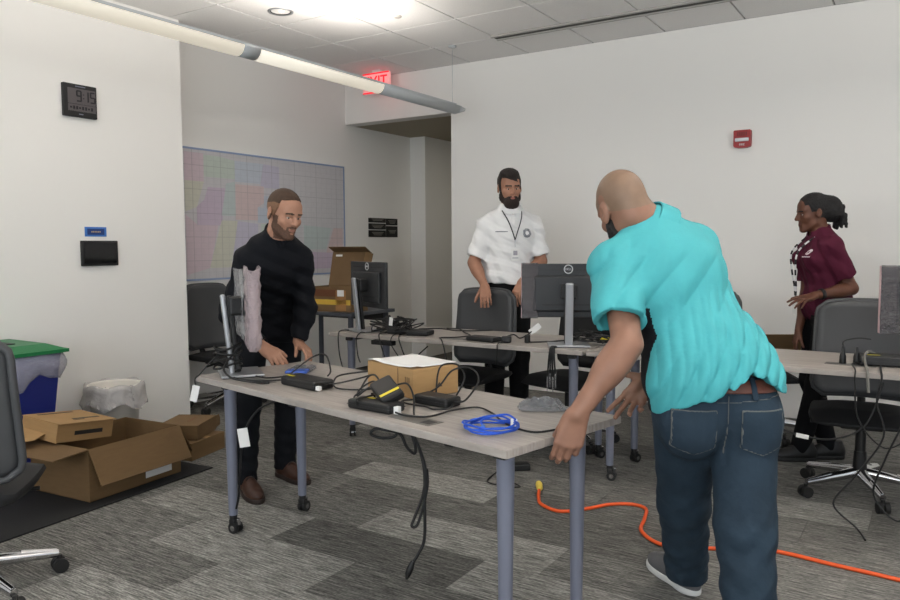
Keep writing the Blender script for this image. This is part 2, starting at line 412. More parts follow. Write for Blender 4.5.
t = thing('exit_sign', 'lit exit sign with red letters hanging under the ceiling by the passage', 'sign', (-4.63, 5.93, 2.79))
MB().box((0, 0, 0.105), (0.315, 0.035, 0.19), bev=0.006).build('housing', mat('exit_sign_white', (240, 205, 205), 0.4, emit=(255, 120, 120), estr=0.55), t)
em = mat('exit_red', (220, 30, 40), 0.4, emit=(255, 30, 48), estr=0.9)
text_mesh('exit_letters', 'EXIT', 0.165, 0.004, em, t, (0, -0.021, 0.105), (PI/2, 0, 0), sx=0.82)
for zz in (0.195, 0.014): MB().box((0, -0.018, zz), (0.315, 0.008, 0.012)).build('red_edge', em, t)
MB().box((0, 0, 0.212), (0.10, 0.03, 0.034)).build('ceiling_mount', M['white'], t)

t = thing('fire_alarm_strobe', 'red fire alarm strobe with a clear lens on the white back wall', 'alarm', (-1.275, Y1-0.0, 2.12))
red = mat('fire_alarm_red', (150, 22, 26), 0.4)
mb = MB(); poly = [(-0.063, -0.05), (-0.055, -0.062), (-0.03, -0.068), (0.03, -0.068), (0.055, -0.062), (0.063, -0.05), (0.063, 0.060), (0.056, 0.066), (-0.056, 0.066), (-0.063, 0.060)]
mb.prism(poly, 0.0, 0.045, ((0,0,0), (1,0,0), (0,0,1), (0,-1,0))); mb.build('housing', red, t)
MB().box((0.0, -0.05, -0.008), (0.10, 0.02, 0.026), bev=0.006).build('strobe_lens', mat('strobe_clear_lens', (225, 225, 230), 0.15), t)
g = MB()
for i in range(5): g.box((-0.03+0.015*i, -0.046, 0.035), (0.006, 0.004, 0.03))
g.build('sounder_slots', mat('dark_red_slots', (88, 10, 12), 0.6), t)
text_mesh('fire_letters', 'FIRE', 0.022, 0.001, M['white'], t, (0, -0.0465, -0.045), (PI/2, 0, 0))
t = thing('outlet_plate', 'small white blank cover plate low on the back wall', 'wall plate', (-2.42, Y1, 1.21))
MB().box((0, -0.004, 0), (0.075, 0.008, 0.115), bev=0.002).build('plate', M['white'], t)
MB().box((0, -0.009, 0), (0.034, 0.003, 0.068), bev=0.001).build('insert', M['paper'], t)

# ------------------------------------------------------------------ things on the left wall
t = thing('wall_clock', 'black square digital wall clock on the white wall', 'clock', (AX, 2.995, 2.29))
W_, H_ = 0.235, 0.215
MB().box((0.014, 0, 0), (0.028, W_, H_), bev=0.005).build('case', M['black'], t)
lcd = mat('lcd_grey', (88, 82, 84), 0.3); seg = mat('lcd_segment', (16, 12, 22), 0.4)
MB().box((0.028, 0.008, 0.028), (0.004, 0.195, 0.10)).build('time_display', lcd, t)
MB().box((0.028, 0.008, -0.048), (0.004, 0.195, 0.045)).build('date_display', lcd, t)
def digit(mb, ch, y, z, w, h, th):
    S = {'9': 'abcdfg', '1': 'bc', '5': 'acdfg'}[ch]
    P = {'a': (0, h/2, w, th), 'g': (0, 0, w, th), 'd': (0, -h/2, w, th), 'f': (-w/2, h/4, th, h/2), 'b': (w/2, h/4, th, h/2), 'e': (-w/2, -h/4, th, h/2), 'c': (w/2, -h/4, th, h/2)}
    for q in S:
        a, b, c, d = P[q]; mb.box((0.031, y+a, z+b), (0.002, c, d))
for ch, yy in (('9', -0.012), ('1', 0.038), ('5', 0.085)):
    mb = MB(); digit(mb, ch, yy, 0.03, 0.029, 0.066, 0.0095); mb.build('time_digit', seg, t)
for zz in (0.042, 0.018): MB().box((0.031, 0.020, zz), (0.002, 0.007, 0.007)).build('colon_dot', seg, t)
mb = MB()
for i in range(8): mb.box((0.031, -0.07+0.021*i, -0.048), (0.002, 0.012, 0.022 if i % 3 else 0.012))
mb.build('date_digits', seg, t)['kind'] = 'stuff'
for zz, ww in ((0.092, 0.07), (-0.088, 0.03)): MB().box((0.029, 0.0, zz), (0.002, ww, 0.006)).build('case_print', M['leg'], t)
t = thing('room_panel', 'black glass touch panel mounted on the white wall', 'panel', (AX, 3.10, 1.277))
MB().box((0.012, 0, 0), (0.024, 0.268, 0.172), bev=0.005).build('bezel', M['black'], t)
MB().box((0.0245, 0, 0.003), (0.002, 0.238, 0.140)).build('screen', M['glass'], t)
t = thing('blue_wall_label', 'small blue label with a printed band stuck above the touch panel', 'label', (AX, 3.083, 1.424))
MB().box((0.002, 0, 0), (0.004, 0.16, 0.066), bev=0.0015).build('backing', mat('label_blue', (66, 122, 196), 0.5), t)
MB().box((0.0045, 0, 0), (0.002, 0.125, 0.042)).build('band', mat('label_dark_blue', (24, 58, 122), 0.5), t)
mb = MB()
for i in range(6): mb.box((0.006, -0.03+0.012*i, 0.0), (0.001, 0.008, 0.010))
mb.build('print', mat('label_tan_print', (186, 160, 120), 0.6), t)

# wall map: pale grid sheet with coloured districts and a blue rim
MAPL, MAPR, MAPB, MAPT = 4.02, 6.12, 1.04, 2.135
t = thing('wall_map', 'large pastel county map with a fine grid and blue border', 'map', (X0, 0, 0))
mm = bpy.data.materials.new('map_paper'); mm.use_nodes = True
def map_mat(name, rgb):
    m = bpy.data.materials.new(name); m.use_nodes = True; nt = m.node_tree; b = nt.nodes['Principled BSDF']; L = nt.links.new
    tc = nt.nodes.new('ShaderNodeTexCoord'); sp = nt.nodes.new('ShaderNodeSeparateXYZ'); L(tc.outputs['Object'], sp.inputs[0])
    def grid(out, step, w):
        a = nt.nodes.new('ShaderNodeMath'); a.operation = 'PINGPONG'; a.inputs[1].default_value = step/2; L(sp.outputs[out], a.inputs[0])
        c = nt.nodes.new('ShaderNodeMath'); c.operation = 'LESS_THAN'; c.inputs[1].default_value = w; L(a.outputs[0], c.inputs[0]); return c
    g1 = grid('Y', 0.30, 0.004); g2 = grid('Z', 0.20, 0.003); g3 = grid('Y', 0.075, 0.0018); g4 = grid('Z', 0.05, 0.0014)
    def mx(a, c, op='MAXIMUM'):
        q = nt.nodes.new('ShaderNodeMath'); q.operation = op; L(a.outputs[0], q.inputs[0]); L(c.outputs[0], q.inputs[1]); return q
    big = mx(g1, g2); small = mx(g3, g4)
    n = nt.nodes.new('ShaderNodeTexNoise'); n.inputs['Scale'].default_value = 22; L(tc.outputs['Object'], n.inputs['Vector'])
    m1 = nt.nodes.new('ShaderNodeMix'); m1.data_type = 'RGBA'; m1.inputs[6].default_value = (*lin(rgb), 1); m1.inputs[7].default_value = (*[v*0.86 for v in lin(rgb)], 1)
    s2 = nt.nodes.new('ShaderNodeMath'); s2.operation = 'MULTIPLY'; s2.inputs[1].default_value = 0.9; L(n.outputs['Fac'], s2.inputs[0]); L(s2.outputs[0], m1.inputs['Factor'])
    m2 = nt.nodes.new('ShaderNodeMix'); m2.data_type = 'RGBA'; m2.inputs[7].default_value = (*lin((128, 128, 138)), 1); L(m1.outputs[2], m2.inputs[6])
    s3 = nt.nodes.new('ShaderNodeMath'); s3.operation = 'MULTIPLY'; s3.inputs[1].default_value = 0.22; L(small.outputs[0], s3.inputs[0]); L(s3.outputs[0], m2.inputs['Factor'])
    m3 = nt.nodes.new('ShaderNodeMix'); m3.data_type = 'RGBA'; m3.inputs[7].default_value = (*lin((110, 108, 112)), 1); L(m2.outputs[2], m3.inputs[6])
    s4 = nt.nodes.new('ShaderNodeMath'); s4.operation = 'MULTIPLY'; s4.inputs[1].default_value = 0.22; L(big.outputs[0], s4.inputs[0]); L(s4.outputs[0], m3.inputs['Factor'])
    L(m3.outputs[2], b.inputs['Base Color']); b.inputs['Roughness'].default_value = 0.6; b.inputs['Specular IOR Level'].default_value = 0.2
    return m
mc = {k: map_mat('map_'+k, v) for k, v in dict(paper=(206, 204, 207), pink=(212, 195, 203), rose=(213, 194, 194), green=(198, 208, 199), blue=(196, 203, 213), violet=(197, 193, 209), yellow=(208, 208, 194), magenta=(203, 188, 205), teal=(194, 205, 204)).items()}
MB().box((0.004, (MAPL+MAPR)/2, (MAPB+MAPT)/2), (0.008, MAPR-MAPL, MAPT-MAPB)).build('sheet', mc['paper'], t)
mb = MB(); bw = 0.016
for z in (MAPB, MAPT): mb.box((0.007, (MAPL+MAPR)/2, z), (0.012, MAPR-MAPL+bw, bw))
for y in (MAPL, MAPR): mb.box((0.007, y, (MAPB+MAPT)/2), (0.012, bw, MAPT-MAPB))
mb.build('border', mat('map_border_blue', (140, 158, 190), 0.6), t)
# districts in fractions of the visible sheet (u rightwards, v upwards)
regs = [('pink', [(0, .76), (.10, .76), (.10, .98), (0, .98)]), ('green', [(.10, .80), (.27, .80), (.27, .95), (.18, .97), (.10, .97)]),
        ('blue', [(.27, .78), (.42, .78), (.44, .95), (.27, .95)]), ('violet', [(.42, .75), (.54, .75), (.54, .94), (.44, .95)]),
        ('yellow', [(0, .52), (.06, .56), (.10, .76), (0, .76)]), ('magenta', [(.06, .42), (.19, .42), (.22, .72), (.12, .72), (.10, .62), (.06, .56)]),
        ('teal', [(.19, .50), (.27, .50), (.27, .78), (.22, .76)]), ('rose', [(.27, .47), (.40, .47), (.40, .58), (.44, .62), (.44, .76), (.27, .76)]),
        ('blue', [(.40, .45), (.58, .45), (.58, .68), (.44, .68), (.44, .58), (.40, .58)]), ('yellow', [(.12, .08), (.24, .08), (.28, .46), (.19, .46)]),
        ('pink', [(0, .03), (.12, .08), (.17, .42), (.06, .42), (0, .5)]), ('violet', [(.24, .10), (.40, .12), (.40, .44), (.28, .46)]),
        ('green', [(.42, .20), (.60, .20), (.60, .44), (.42, .44)]), ('rose', [(.24, .03), (.60, .03), (.60, .18), (.40, .18), (.40, .10), (.24, .10)]),
        ('teal', [(.70, .22), (.86, .22), (.90, .42), (.70, .44)]), ('rose', [(.86, .18), (.99, .18), (.99, .42), (.92, .42)]), ('magenta', [(.66, .04), (.99, .04), (.99, .18), (.70, .20)])]
for ri, (c, poly) in enumerate(regs):
    mb = MB(); u0, u1 = 4.12, 6.11
    mb.prism([(u0+(u1-u0)*u, MAPB+0.01+(MAPT-MAPB-0.02)*v) for u, v in poly], 0.0078, 0.0088+0.00015*ri, ((0,0,0), (0,1,0), (0,0,1), (1,0,0)))
    mb.build('district', mc[c], t)
# room sign beyond the map
t = thing('room_sign', 'black plaque of small printed panels on the wall beyond the map', 'sign', (X0, 6.79, 1.52))
pm_ = mat('sign_print_grey', (150, 148, 140), 0.6)
for (y0, y1, z0, z1) in ((-.26, .04, .055, .105), (-.26, .04, -.02, .045), (-.26, .04, -.105, -.03), (.055, .26, .03, .105), (.055, .26, -.105, .02)):
    p = MB().box((0.006, (y0+y1)/2, (z0+z1)/2), (0.012, y1-y0, z1-z0), bev=0.002).build('plaque', M['black'], t)
    q = MB(); zz = (z0+z1)/2
    for i in range(2 if z1-z0 < .06 else 3): q.box((0.0125, (y0+y1)/2, zz+0.014-0.014*i), (0.001, (y1-y0)*(0.7-0.12*i), 0.005))
    q.build('print', pm_, p)

# ------------------------------------------------------------------ tables
TZ = 0.735
def leg_mesh():
    return MB().tube([(0, 0, 0.085), (0, 0, 0.40), (0, 0, 0.708)], [0.0205, 0.0245, 0.029], 20).mesh('leg', M['leg'])
def caster_parts():
    hood = MB().cyl((0, 0, 0.076), 0.018, 0.022, 14).box((0.004, 0, 0.053), (0.036, 0.040, 0.030), bev=0.008).mesh('caster', M['black'])
    wheel = MB().cyl((0.012, 0.014, 0.027), 0.0265, 0.014, 20, 'Y').cyl((0.012, -0.014, 0.027), 0.0265, 0.014, 20, 'Y').mesh('wheel', M['rubber'])
    hub = MB().cyl((0.012, 0, 0.027), 0.013, 0.046, 14, 'Y').box((0.03, 0, 0.055), (0.012, 0.016, 0.03), bev=0.003).mesh('hub', M['chrome'])
    return hood, wheel, hub
LEGM = leg_mesh(); CAST = caster_parts()
def table(label, loc, rz, Lx, Wy, modules, m_top, group=None, inset=(0.10, 0.115), locks=(0.3, 1.9, -0.8, 2.6)):
    t = thing('training_table', label, 'table', (loc[0], loc[1], 0), rz, group)
    MB().box((0, 0, TZ-0.013), (Lx, Wy, 0.026), bev=0.0025).build('tabletop', m_top, t)
    fr = MB()
    for s in (-1, 1): fr.box((s*(Lx/2-inset[0]), 0, TZ-0.045), (0.05, Wy-0.16, 0.035), bev=0.006)
    fr.box((0, 0.02, TZ-0.05), (Lx-2*inset[0], 0.04, 0.035), bev=0.006)
    fr.build('under_frame', M['dgrey'], t)
    n = 0
    for sx in (-1, 1):
        for sy in (-1, 1):
            l = share('leg', LEGM, t, (sx*(Lx/2-inset[0]), sy*(Wy/2-inset[1]), 0))
            for nm, me in zip(('caster', 'wheel', 'hub'), CAST): share(nm, me, l, (0, 0, 0), (0, 0, locks[n]))
            n += 1
    for (x, y, w, d) in modules:
        md = MB().box((x, y, TZ-0.001), (w, d, 0.004), bev=0.001).build('power_module', mat('module_grey_metal', (112, 110, 106), 0.4, metal=0.5), t)
        MB().box((x+w*0.32, y, TZ+0.001), (w*0.22, d*0.55, 0.001)).build('module_flap', M['dgrey'], md)
    return t
FT = (-1.85, 2.357, math.radians(-11.7)); FL, FW = 1.84, 0.61
front_table = table('pale wood training table with grey legs, carried by two men at its ends', FT[:2], FT[2], FL, FW, [(0.445, -0.215, 0.20, 0.075), (-0.60, -0.185, 0.20, 0.075)], M['wood'], 'pale wood training tables')
table('pale wood training table on casters, farther row, beside the passage', (-2.545, 4.19), 0, 1.845, 0.62, [(0.05, -0.20, 0.20, 0.07)], M['wood'], 'pale wood training tables', locks=(2.2, 0.4, 0.2, 1.0))
table('pale wood training table on casters, farther row, in front of the woman', (-0.68, 4.205), 0, 1.845, 0.64, [(0.35, -0.10, 0.22, 0.08)], M['wood'], 'pale wood training tables', locks=(0.2, 1.2, 0.2, 2.0))
def ft(u, v, z=TZ):
    c, s = math.cos(FT[2]), math.sin(FT[2]); return Vector((FT[0]+c*u-s*v, FT[1]+s*u+c*v, z))
t = thing('side_table', 'dark grey table against the map wall holding an open carton', 'table', (-4.66, 5.30, 0))
MB().box((0, 0, 0.725), (0.92, 0.62, 0.03), bev=0.004).build('tabletop', mat('dark_grey_laminate', (70, 73, 80), 0.5), t)
MB().box((0, 0.25, 0.67), (0.80, 0.03, 0.08)).build('apron', M['dgrey'], t)
for sx in (-1, 1):
    for sy in (-1, 1): MB().tube([(sx*0.40, sy*0.25, 0.0), (sx*0.40, sy*0.25, 0.71)], 0.024, 14).build('leg', mat('dark_leg', (58, 61, 70), 0.5), t)

# ------------------------------------------------------------------ office chairs
CH = {}
def chair_meshes():
    shell = mat('chair_grey_shell', (66, 67, 69), 0.55, bump=0.15, bscale=500, dist=0.001)
    seatm = mat('chair_black_fabric', (17, 17, 19), 0.75, bump=0.2, bscale=400, dist=0.001)
    # back: curved panel, rounded outline
    g = []; n = 13; m = 15
    for i in range(m):
        v = i/(m-1); z = 0.485+0.52*v
        hw = 0.250-0.022*v
        e = 0.0
        if v > 0.90: e = 0.045*((v-0.90)/0.10)**2
        if v < 0.12: e = 0.06*((0.12-v)/0.12)**2
        row = []
        for j in range(n):
            u = -1+2*j/(n-1); x = u*(hw-e)
            y = -0.235 - 0.02*math.sin(PI*v) + 0.055*u*u*(1-0.4*v) - 0.05*max(0, v-0.45)
            zz = z - (0.012*abs(u)**4 if v > 0.9 else 0)
            row.append((x, y, zz))
        g.append(row)
    CH['backrest'] = (MB().sheet(g, 0.028).mesh('backrest', shell))
    rim = []
    for i in range(m): rim.append(g[i][n-1])
    loop = [g[0][j] for j in range(n)] + [g[i][n-1] for i in range(1, m)] + [g[m-1][j] for j in range(n-2, -1, -1)] + [g[i][0] for i in range(m-2, 0, -1)]
    CH['back_rim'] = (MB().tube([Vector(p)+Vector((0, -0.012, 0)) for p in loop], 0.0145, 8, closed=True).mesh('back_rim', shell))
    # seat: upholstered cushion with waterfall front
    g = []; 
    for i in range(11):
        v = -1+2*i/10; row = []
        for j in range(11):
            u = -1+2*j/10; sq = (abs(u)**4+abs(v)**4)**0.25 if (u or v) else 0
            x = u*0.245*(1-0.10*abs(v)**3); y = v*0.235*(1-0.06*abs(u)**3)
            z = 0.475 - 0.025*max(0, sq-0.6)/0.4 - (0.03*max(0, v-0.6)/0.4) - 0.008*(1-u*u)
            row.append((x, y, z))
        g.append(row)
    top = g; bot = [[(p[0]*0.96, p[1]*0.96, 0.405-(0.01 if abs(p[0]) < .2 else 0)) for p in row] for row in g]
    sb = MB(); sb.sheet(top); sb.sheet([list(reversed(r)) for r in bot])
    N = 11
    def ring(G): return [G[0][j] for j in range(N)] + [G[i][N-1] for i in range(1, N)] + [G[N-1][j] for j in range(N-2, -1, -1)] + [G[i][0] for i in range(N-2, 0, -1)]
    a, b = ring(top), ring(bot); mid = [((Vector(p)+Vector(q))/2 + Vector(((p[0])*0.04, p[1]*0.04, 0))) for p, q in zip(a, b)]
    sb.sheet([a+[a[0]], mid+[mid[0]], b+[b[0]]])
    CH['seat'] = sb.mesh('seat', seatm)
    CH['spine'] = MB().tube(spline([(0, -0.10, 0.40), (0, -0.24, 0.40), (0, -0.30, 0.47), (0, -0.30, 0.62), (0, -0.285, 0.72)], 4), 0.022, 10).box((0, -0.285, 0.68), (0.16, 0.03, 0.10), bev=0.01).mesh('spine', M['black'])
    CH['mechanism'] = MB().box((0, -0.02, 0.385), (0.20, 0.26, 0.05), bev=0.012).tube([(0.09, 0.03, 0.385), (0.24, 0.05, 0.375)], 0.008, 8).mesh('mechanism', M['black'])
    CH['gas_column'] = MB().cyl((0, 0, 0.29), 0.026, 0.17, 16).cyl((0, 0, 0.17), 0.036, 0.12, 16, r2=0.030).mesh('gas_column', M['black'])
    arm = MB(); arm.tube([(0.03, 0, 0.115), (0.16, 0, 0.098), (0.305, 0, 0.078)], [0.030, 0.024, 0.016], 10).tube([(0.17, 0, 0.112), (0.30, 0, 0.088)], [0.014, 0.011], 8)
    CH['base_arm'] = arm.mesh('base_arm', M['chrome'])
    CH['caster'] = MB().cyl((0.31, 0.016, 0.029), 0.029, 0.022, 18, 'Y').cyl((0.31, -0.016, 0.029), 0.029, 0.022, 18, 'Y').cyl((0.31, 0, 0.055), 0.010, 0.03, 10).box((0.31, 0, 0.046), (0.034, 0.05, 0.012), bev=0.004).mesh('caster', M['rubber'])
chair_meshes()
def chair(label, loc, rz, base_rot=0.0, group='grey office chairs'):
    t = thing('office_chair', label, 'chair', (loc[0], loc[1], 0), rz, group)
    bo = None
    for k in ('seat', 'backrest', 'spine', 'mechanism', 'gas_column'):
        o = share(k, CH[k], t, (0, 0, 0))
        if k == 'backrest': bo = o
    share('back_rim', CH['back_rim'], bo, (0, 0, 0))
    for i in range(5):
        a = share('base_arm', CH['base_arm'], t, (0, 0, 0), (0, 0, base_rot+2*PI*i/5)); share('caster', CH['caster'], a, (0, 0, 0))
    return t
chair('grey office chair behind the far table, the bearded man resting a hand on it', (-2.70, 4.44), PI-0.05, 0.5)
dk = chair('black office chair behind the ringed-logo monitor at the far table', (-2.03, 4.63), PI-0.25, 0.2, 'black office chairs')
for c_ in dk.children:
    if c_.name.startswith('backrest'):
        c_.data = c_.data.copy(); c_.data.materials.clear(); c_.data.materials.append(CH['seat'].materials[0])
        for r_ in c_.children: r_.data = r_.data.copy(); r_.data.materials.clear(); r_.data.materials.append(CH['seat'].materials[0])
chair('grey office chair behind the far table, beside the woman in maroon', (-0.30, 4.47), PI+0.08, 0.65)
chair('dark office chair standing by the map, partly behind the wall corner', (-4.86, 4.19), -PI/2, 0.3)
chair('grey office chair turned to the recycling bin, beside the open carton', (-3.06, 1.375), 0.85, 0.42)

# ------------------------------------------------------------------ monitors
def film_mat():
    m = bpy.data.materials.new('bubble_film'); m.use_nodes = True; nt = m.node_tree; b = nt.nodes['Principled BSDF']; L = nt.links.new
    b.inputs['Base Color'].default_value = (0.16, 0.15, 0.16, 1); b.inputs['Roughness'].default_value = 0.10; b.inputs['Alpha'].default_value = 0.5
    tc = nt.nodes.new('ShaderNodeTexCoord'); v = nt.nodes.new('ShaderNodeTexVoronoi'); v.inputs['Scale'].default_value = 110; L(tc.outputs['Object'], v.inputs['Vector'])
    n = nt.nodes.new('ShaderNodeTexNoise'); n.inputs['Scale'].default_value = 26; n.inputs['Detail'].default_value = 3; L(tc.outputs['Object'], n.inputs['Vector'])
    ad = nt.nodes.new('ShaderNodeMath'); ad.operation = 'MULTIPLY_ADD'; ad.inputs[1].default_value = 0.6; L(v.outputs['Distance'], ad.inputs[0]); L(n.outputs['Fac'], ad.inputs[2])
    bp = nt.nodes.new('ShaderNodeBump'); bp.inputs['Strength'].default_value = 1.0; bp.inputs['Distance'].default_value = 0.012; L(ad.outputs[0], bp.inputs['Height']); L(bp.outputs['Normal'], b.inputs['Normal'])
    return m
M['film'] = film_mat()
M['clear'] = mat('clear_plastic_film', (225, 224, 226), 0.12, alpha=0.28, bump=0.8, bscale=30, dist=0.01)
M['mon'] = mat('monitor_back_black', (30, 32, 35), 0.42, bump=0.05, bscale=300)
M['pinkfoam'] = mat('pink_foam_sheet', (206, 176, 178), 0.7)
def monitor(label, loc, rz, wrap=None, logo=True, panel_dx=0.0):
    t = thing('computer_monitor', label, 'monitor', (loc[0], loc[1], TZ+0.0015), rz, 'computer monitors on the tables')
    b = MB().box((0, 0.02, 0.0075), (0.235, 0.185, 0.011), bev=0.003).build('base', M['silver'], t)
    MB().box((0, 0.02, 0.001), (0.225, 0.175, 0.002)).build('base_pad', M['rubber'], b)
    c = MB(); c.box((0, -0.034, 0.187), (0.046, 0.022, 0.362), (math.radians(5.5), 0, 0), bev=0.008); co = c.build('column', M['silver'], t)
    MB().box((0, -0.006, 0.187), (0.050, 0.022, 0.350), (math.radians(5.5), 0, 0), bev=0.006).build('column_rear', M['black'], co)
    MB().box((0, 0.012, 0.315), (0.09, 0.075, 0.085), bev=0.01).build('mount', M['black'], t)
    p = MB(); p.box((panel_dx, 0.062, 0.318), (0.535, 0.022, 0.312), bev=0.006); p.box((panel_dx, 0.046, 0.300), (0.40, 0.030, 0.21), bev=0.012); po = p.build('panel', M['mon'], t)
    MB().box((panel_dx, 0.0735, 0.322), (0.515, 0.002, 0.290)).build('screen', M['glass'], po)
    MB().box((panel_dx, 0.0305, 0.238), (0.30, 0.002, 0.012)).build('port_recess', M['black'], po)
    v = MB()
    for i in range(22): v.box((panel_dx-0.21+0.02*i, 0.0505, 0.438), (0.012, 0.002, 0.006))
    v.build('vents', M['black'], po)
    if logo:
        lg = mat('logo_silver', (196, 198, 200), 0.35, metal=0.4)
        r = [(panel_dx+0.024*math.cos(a), 0.0495, 0.442+0.024*math.sin(a)) for a in [2*PI*k/28 for k in range(28)]]
        r = MB().tube(r, 0.0028, 8, closed=True).build('logo_ring', lg, po)
        text_mesh('logo_letters', 'DELL', 0.0175, 0.0010, lg, po, (panel_dx, 0.0485, 0.442), (PI/2, 0, 0))
    if wrap == 'left':
        g = []
        rw = random.Random(5)
        for i in range(31):
            z = 0.158+0.322*i/30
            g.append([(-0.270+0.095*j/9 + rw.uniform(-.002, .002), 0.038-rw.uniform(0, .009)+(0.006 if j in (0, 9) else 0), z) for j in range(10)])
        f = MB().sheet(g, 0.0015, smooth=False); f.build('bubble_wrap', M['film'], t)
        e = MB().box((-0.2705, 0.06, 0.318), (0.003, 0.030, 0.318)); e.build('foam_edge', M['pinkfoam'], t)
    return t, po
monitor('monitor with ringed logo and a bubble-wrapped edge on the far table', (-1.765, 4.02), math.radians(28), 'left')
monitor('monitor seen from behind, cables heaped at its foot, by the passage', (-3.30, 4.02), math.radians(-25))
monitor('monitor with a film-wrapped edge and gadgets at its foot before a grey chair', (0.06, 4.12), math.radians(14), 'left')
mt, mp_ = monitor('monitor draped in bubble wrap on the carried table, seen nearly edge on', (-2.675, 2.36), math.radians(-36))
g = []; 
for i in range(15):
    z = 0.145+0.345*i/14 + (0.0)
    row = []
    for j in range(9):
        s = j/8; ang = s
        # wraps round the near end of the panel: back side, end, front side
        path = [(0.15, 0.030), (0.18, 0.026), (0.23, 0.028), (0.272, 0.034), (0.281, 0.055), (0.275, 0.082), (0.23, 0.086), (0.17, 0.085), (0.12, 0.086)][j]
        row.append((path[0]+0.004*math.sin(i*1.7+j), path[1]+0.005*math.sin(i*2.1+j*2.0), z + (0.012*math.sin(j*1.3) if i in (0, 14) else 0)))
    g.append(row)
M['pinkwrap'] = M['film'].copy(); M['pinkwrap'].name = 'pinkish_bubble_wrap'; pb = M['pinkwrap'].node_tree.nodes['Principled BSDF']; pb.inputs['Base Color'].default_value = (0.62, 0.50, 0.52, 1); pb.inputs['Alpha'].default_value = 0.5
wr = MB().sheet(g, 0.002).build('bubble_wrap', M['pinkwrap'], mt)
g = []
for i in range(9):
    z = 0.17+0.31*i/8
    g.append([(-0.262+0.40*j/6, 0.024+0.004*math.sin(i*1.3+j*2.1)-(0.0), z) for j in range(7)])
MB().sheet(g, 0.0015).build('clear_film', M['clear'], mt)

# ------------------------------------------------------------------ cartons
def card_box(mb, c, d, rot=None): return mb.box(c, d, rot)
def carton(name, label, loc, rz, L, W, H, th, flaps, m, group=None, rot=None, inside=None):
    """open carton; flaps: {'x+': (length, angle)} angle 0 = standing straight up, 90 = level outwards, >90 hanging"""
    t = thing(name, label, 'box', loc, rz, group, rot)
    MB().box((0, 0, th/2), (L, W, th)).build('bottom_panel', m, t)
    for s in (-1, 1):
        MB().box((s*(L/2-th/2), 0, H/2), (th, W, H)).build('side_panel', m, t)
        MB().box((0, s*(W/2-th/2), H/2), (L-2*th, th, H)).build('side_panel', m, t)
    for k, (ln, ang) in flaps.items():
        a = math.radians(ang); s = 1 if k[1] == '+' else -1
        if k[0] == 'x':
            f = MB().box((0, 0, ln/2), (th, W-0.004, ln)); R = (0, s*a, 0); p = (s*(L/2-th/2), 0, H)
        else:
            f = MB().box((0, 0, ln/2), (L-0.004, th, ln)); R = (-s*a, 0, 0); p = (0, s*(W/2-th/2), H)
        f.build('flap', m, t, p, R)
    return t
o = MB().box((-4.13, 2.16, 0.004), (1.22, 1.52, 0.008), (0, 0, math.radians(5)), bev=0.002).build('floor_mat', mat('black_rubber_mat', (20, 20, 21), 0.85, bump=0.3, bscale=300)); tag(o, 'flat black mat on the carpet under the open carton', 'mat')
bigbox = carton('cardboard_box', 'large open cardboard box with folded-out flaps on the black mat', (-3.87, 2.485, 0.0105), math.radians(5), 0.46, 0.60, 0.275, 0.006, {'x+': (0.20, 152), 'x-': (0.2, 172), 'y-': (0.20, 94), 'y+': (0.20, 150)}, M['card'])
MB().box((0.2325, 0.14, 0.085), (0.002, 0.18, 0.11)).build('white_label', M['paper'], bigbox)
# tan mailer carton lying askew in the big box, its lid tab folded down
t = thing('mailer_carton', 'tan mailer carton with dark print lying tilted across the open box', 'box', (-3.985, 2.315, 0.289), rot=(math.radians(-7), math.radians(5), math.radians(8)))
MB().box((0, 0, 0.05), (0.27, 0.36, 0.10), bev=0.003).build('body', M['card2'], t)
MB().box((0.008, 0.0, 0.1025), (0.29, 0.365, 0.004)).build('lid', M['card2'], t)
pr = [(0.0, 0.0), (0.11, 0.0), (0.14, 0.05), (0.13, 0.12), (0.08, 0.16), (0.0, 0.15)]
MB().prism([(-0.13+p[1]*1.2, -0.18-p[0]) for p in pr], 0.0, 0.004, ((0, 0, 0.10), (1, 0, 0), (0, 0.94, 0.34), (0, -0.34, 0.94))).build('lid_tab', M['card2'], t)
for (x, y, w, h) in ((0.06, 0.055, 0.018, 0.17), (-0.10, -0.01, 0.015, 0.22), (0.085, -0.01, 0.008, 0.07)):
    q = MB().box((x, y, 0.1052), (w, h, 0.001)); q.build('print_band', M['ink'], t)
MB().box((0.1355, 0.02, 0.045), (0.001, 0.18, 0.022)).build('print_band', M['ink'], t)
t = thing('low_carton', 'low closed brown carton on the carpet beside the wall corner', 'box', (-3.98, 3.13, 0.0), math.radians(14))
MB().box((0, 0, 0.055), (0.26, 0.34, 0.11), bev=0.003).build('body', M['card'], t); MB().box((0.0, 0, 0.1115), (0.262, 0.05, 0.001)).build('tape', M['card2'], t)
t = thing('lidded_carton', 'flat brown carton with a loose side tab, stacked on the low carton', 'box', (-4.02, 3.14, 0.1125), math.radians(28))
MB().box((0, 0, 0.045), (0.25, 0.30, 0.09), bev=0.003).build('body', M['card'], t)
MB().box((0.0, 0, 0.092), (0.256, 0.306, 0.004)).build('lid', M['card'], t)
MB().prism([(0, 0), (0.09, 0), (0.10, 0.04), (0.07, 0.075), (0, 0.075)], 0, 0.004, ((0.12, 0.15, 0.01), (-0.1, 0.99, 0), (0, 0, 1), (1, 0.1, 0))).build('side_tab', M['card'], t)
MB().box((0.02, 0.02, 0.0945), (0.02, 0.12, 0.001)).build('print_band', mat('brown_print', (112, 74, 44), 0.8), t)
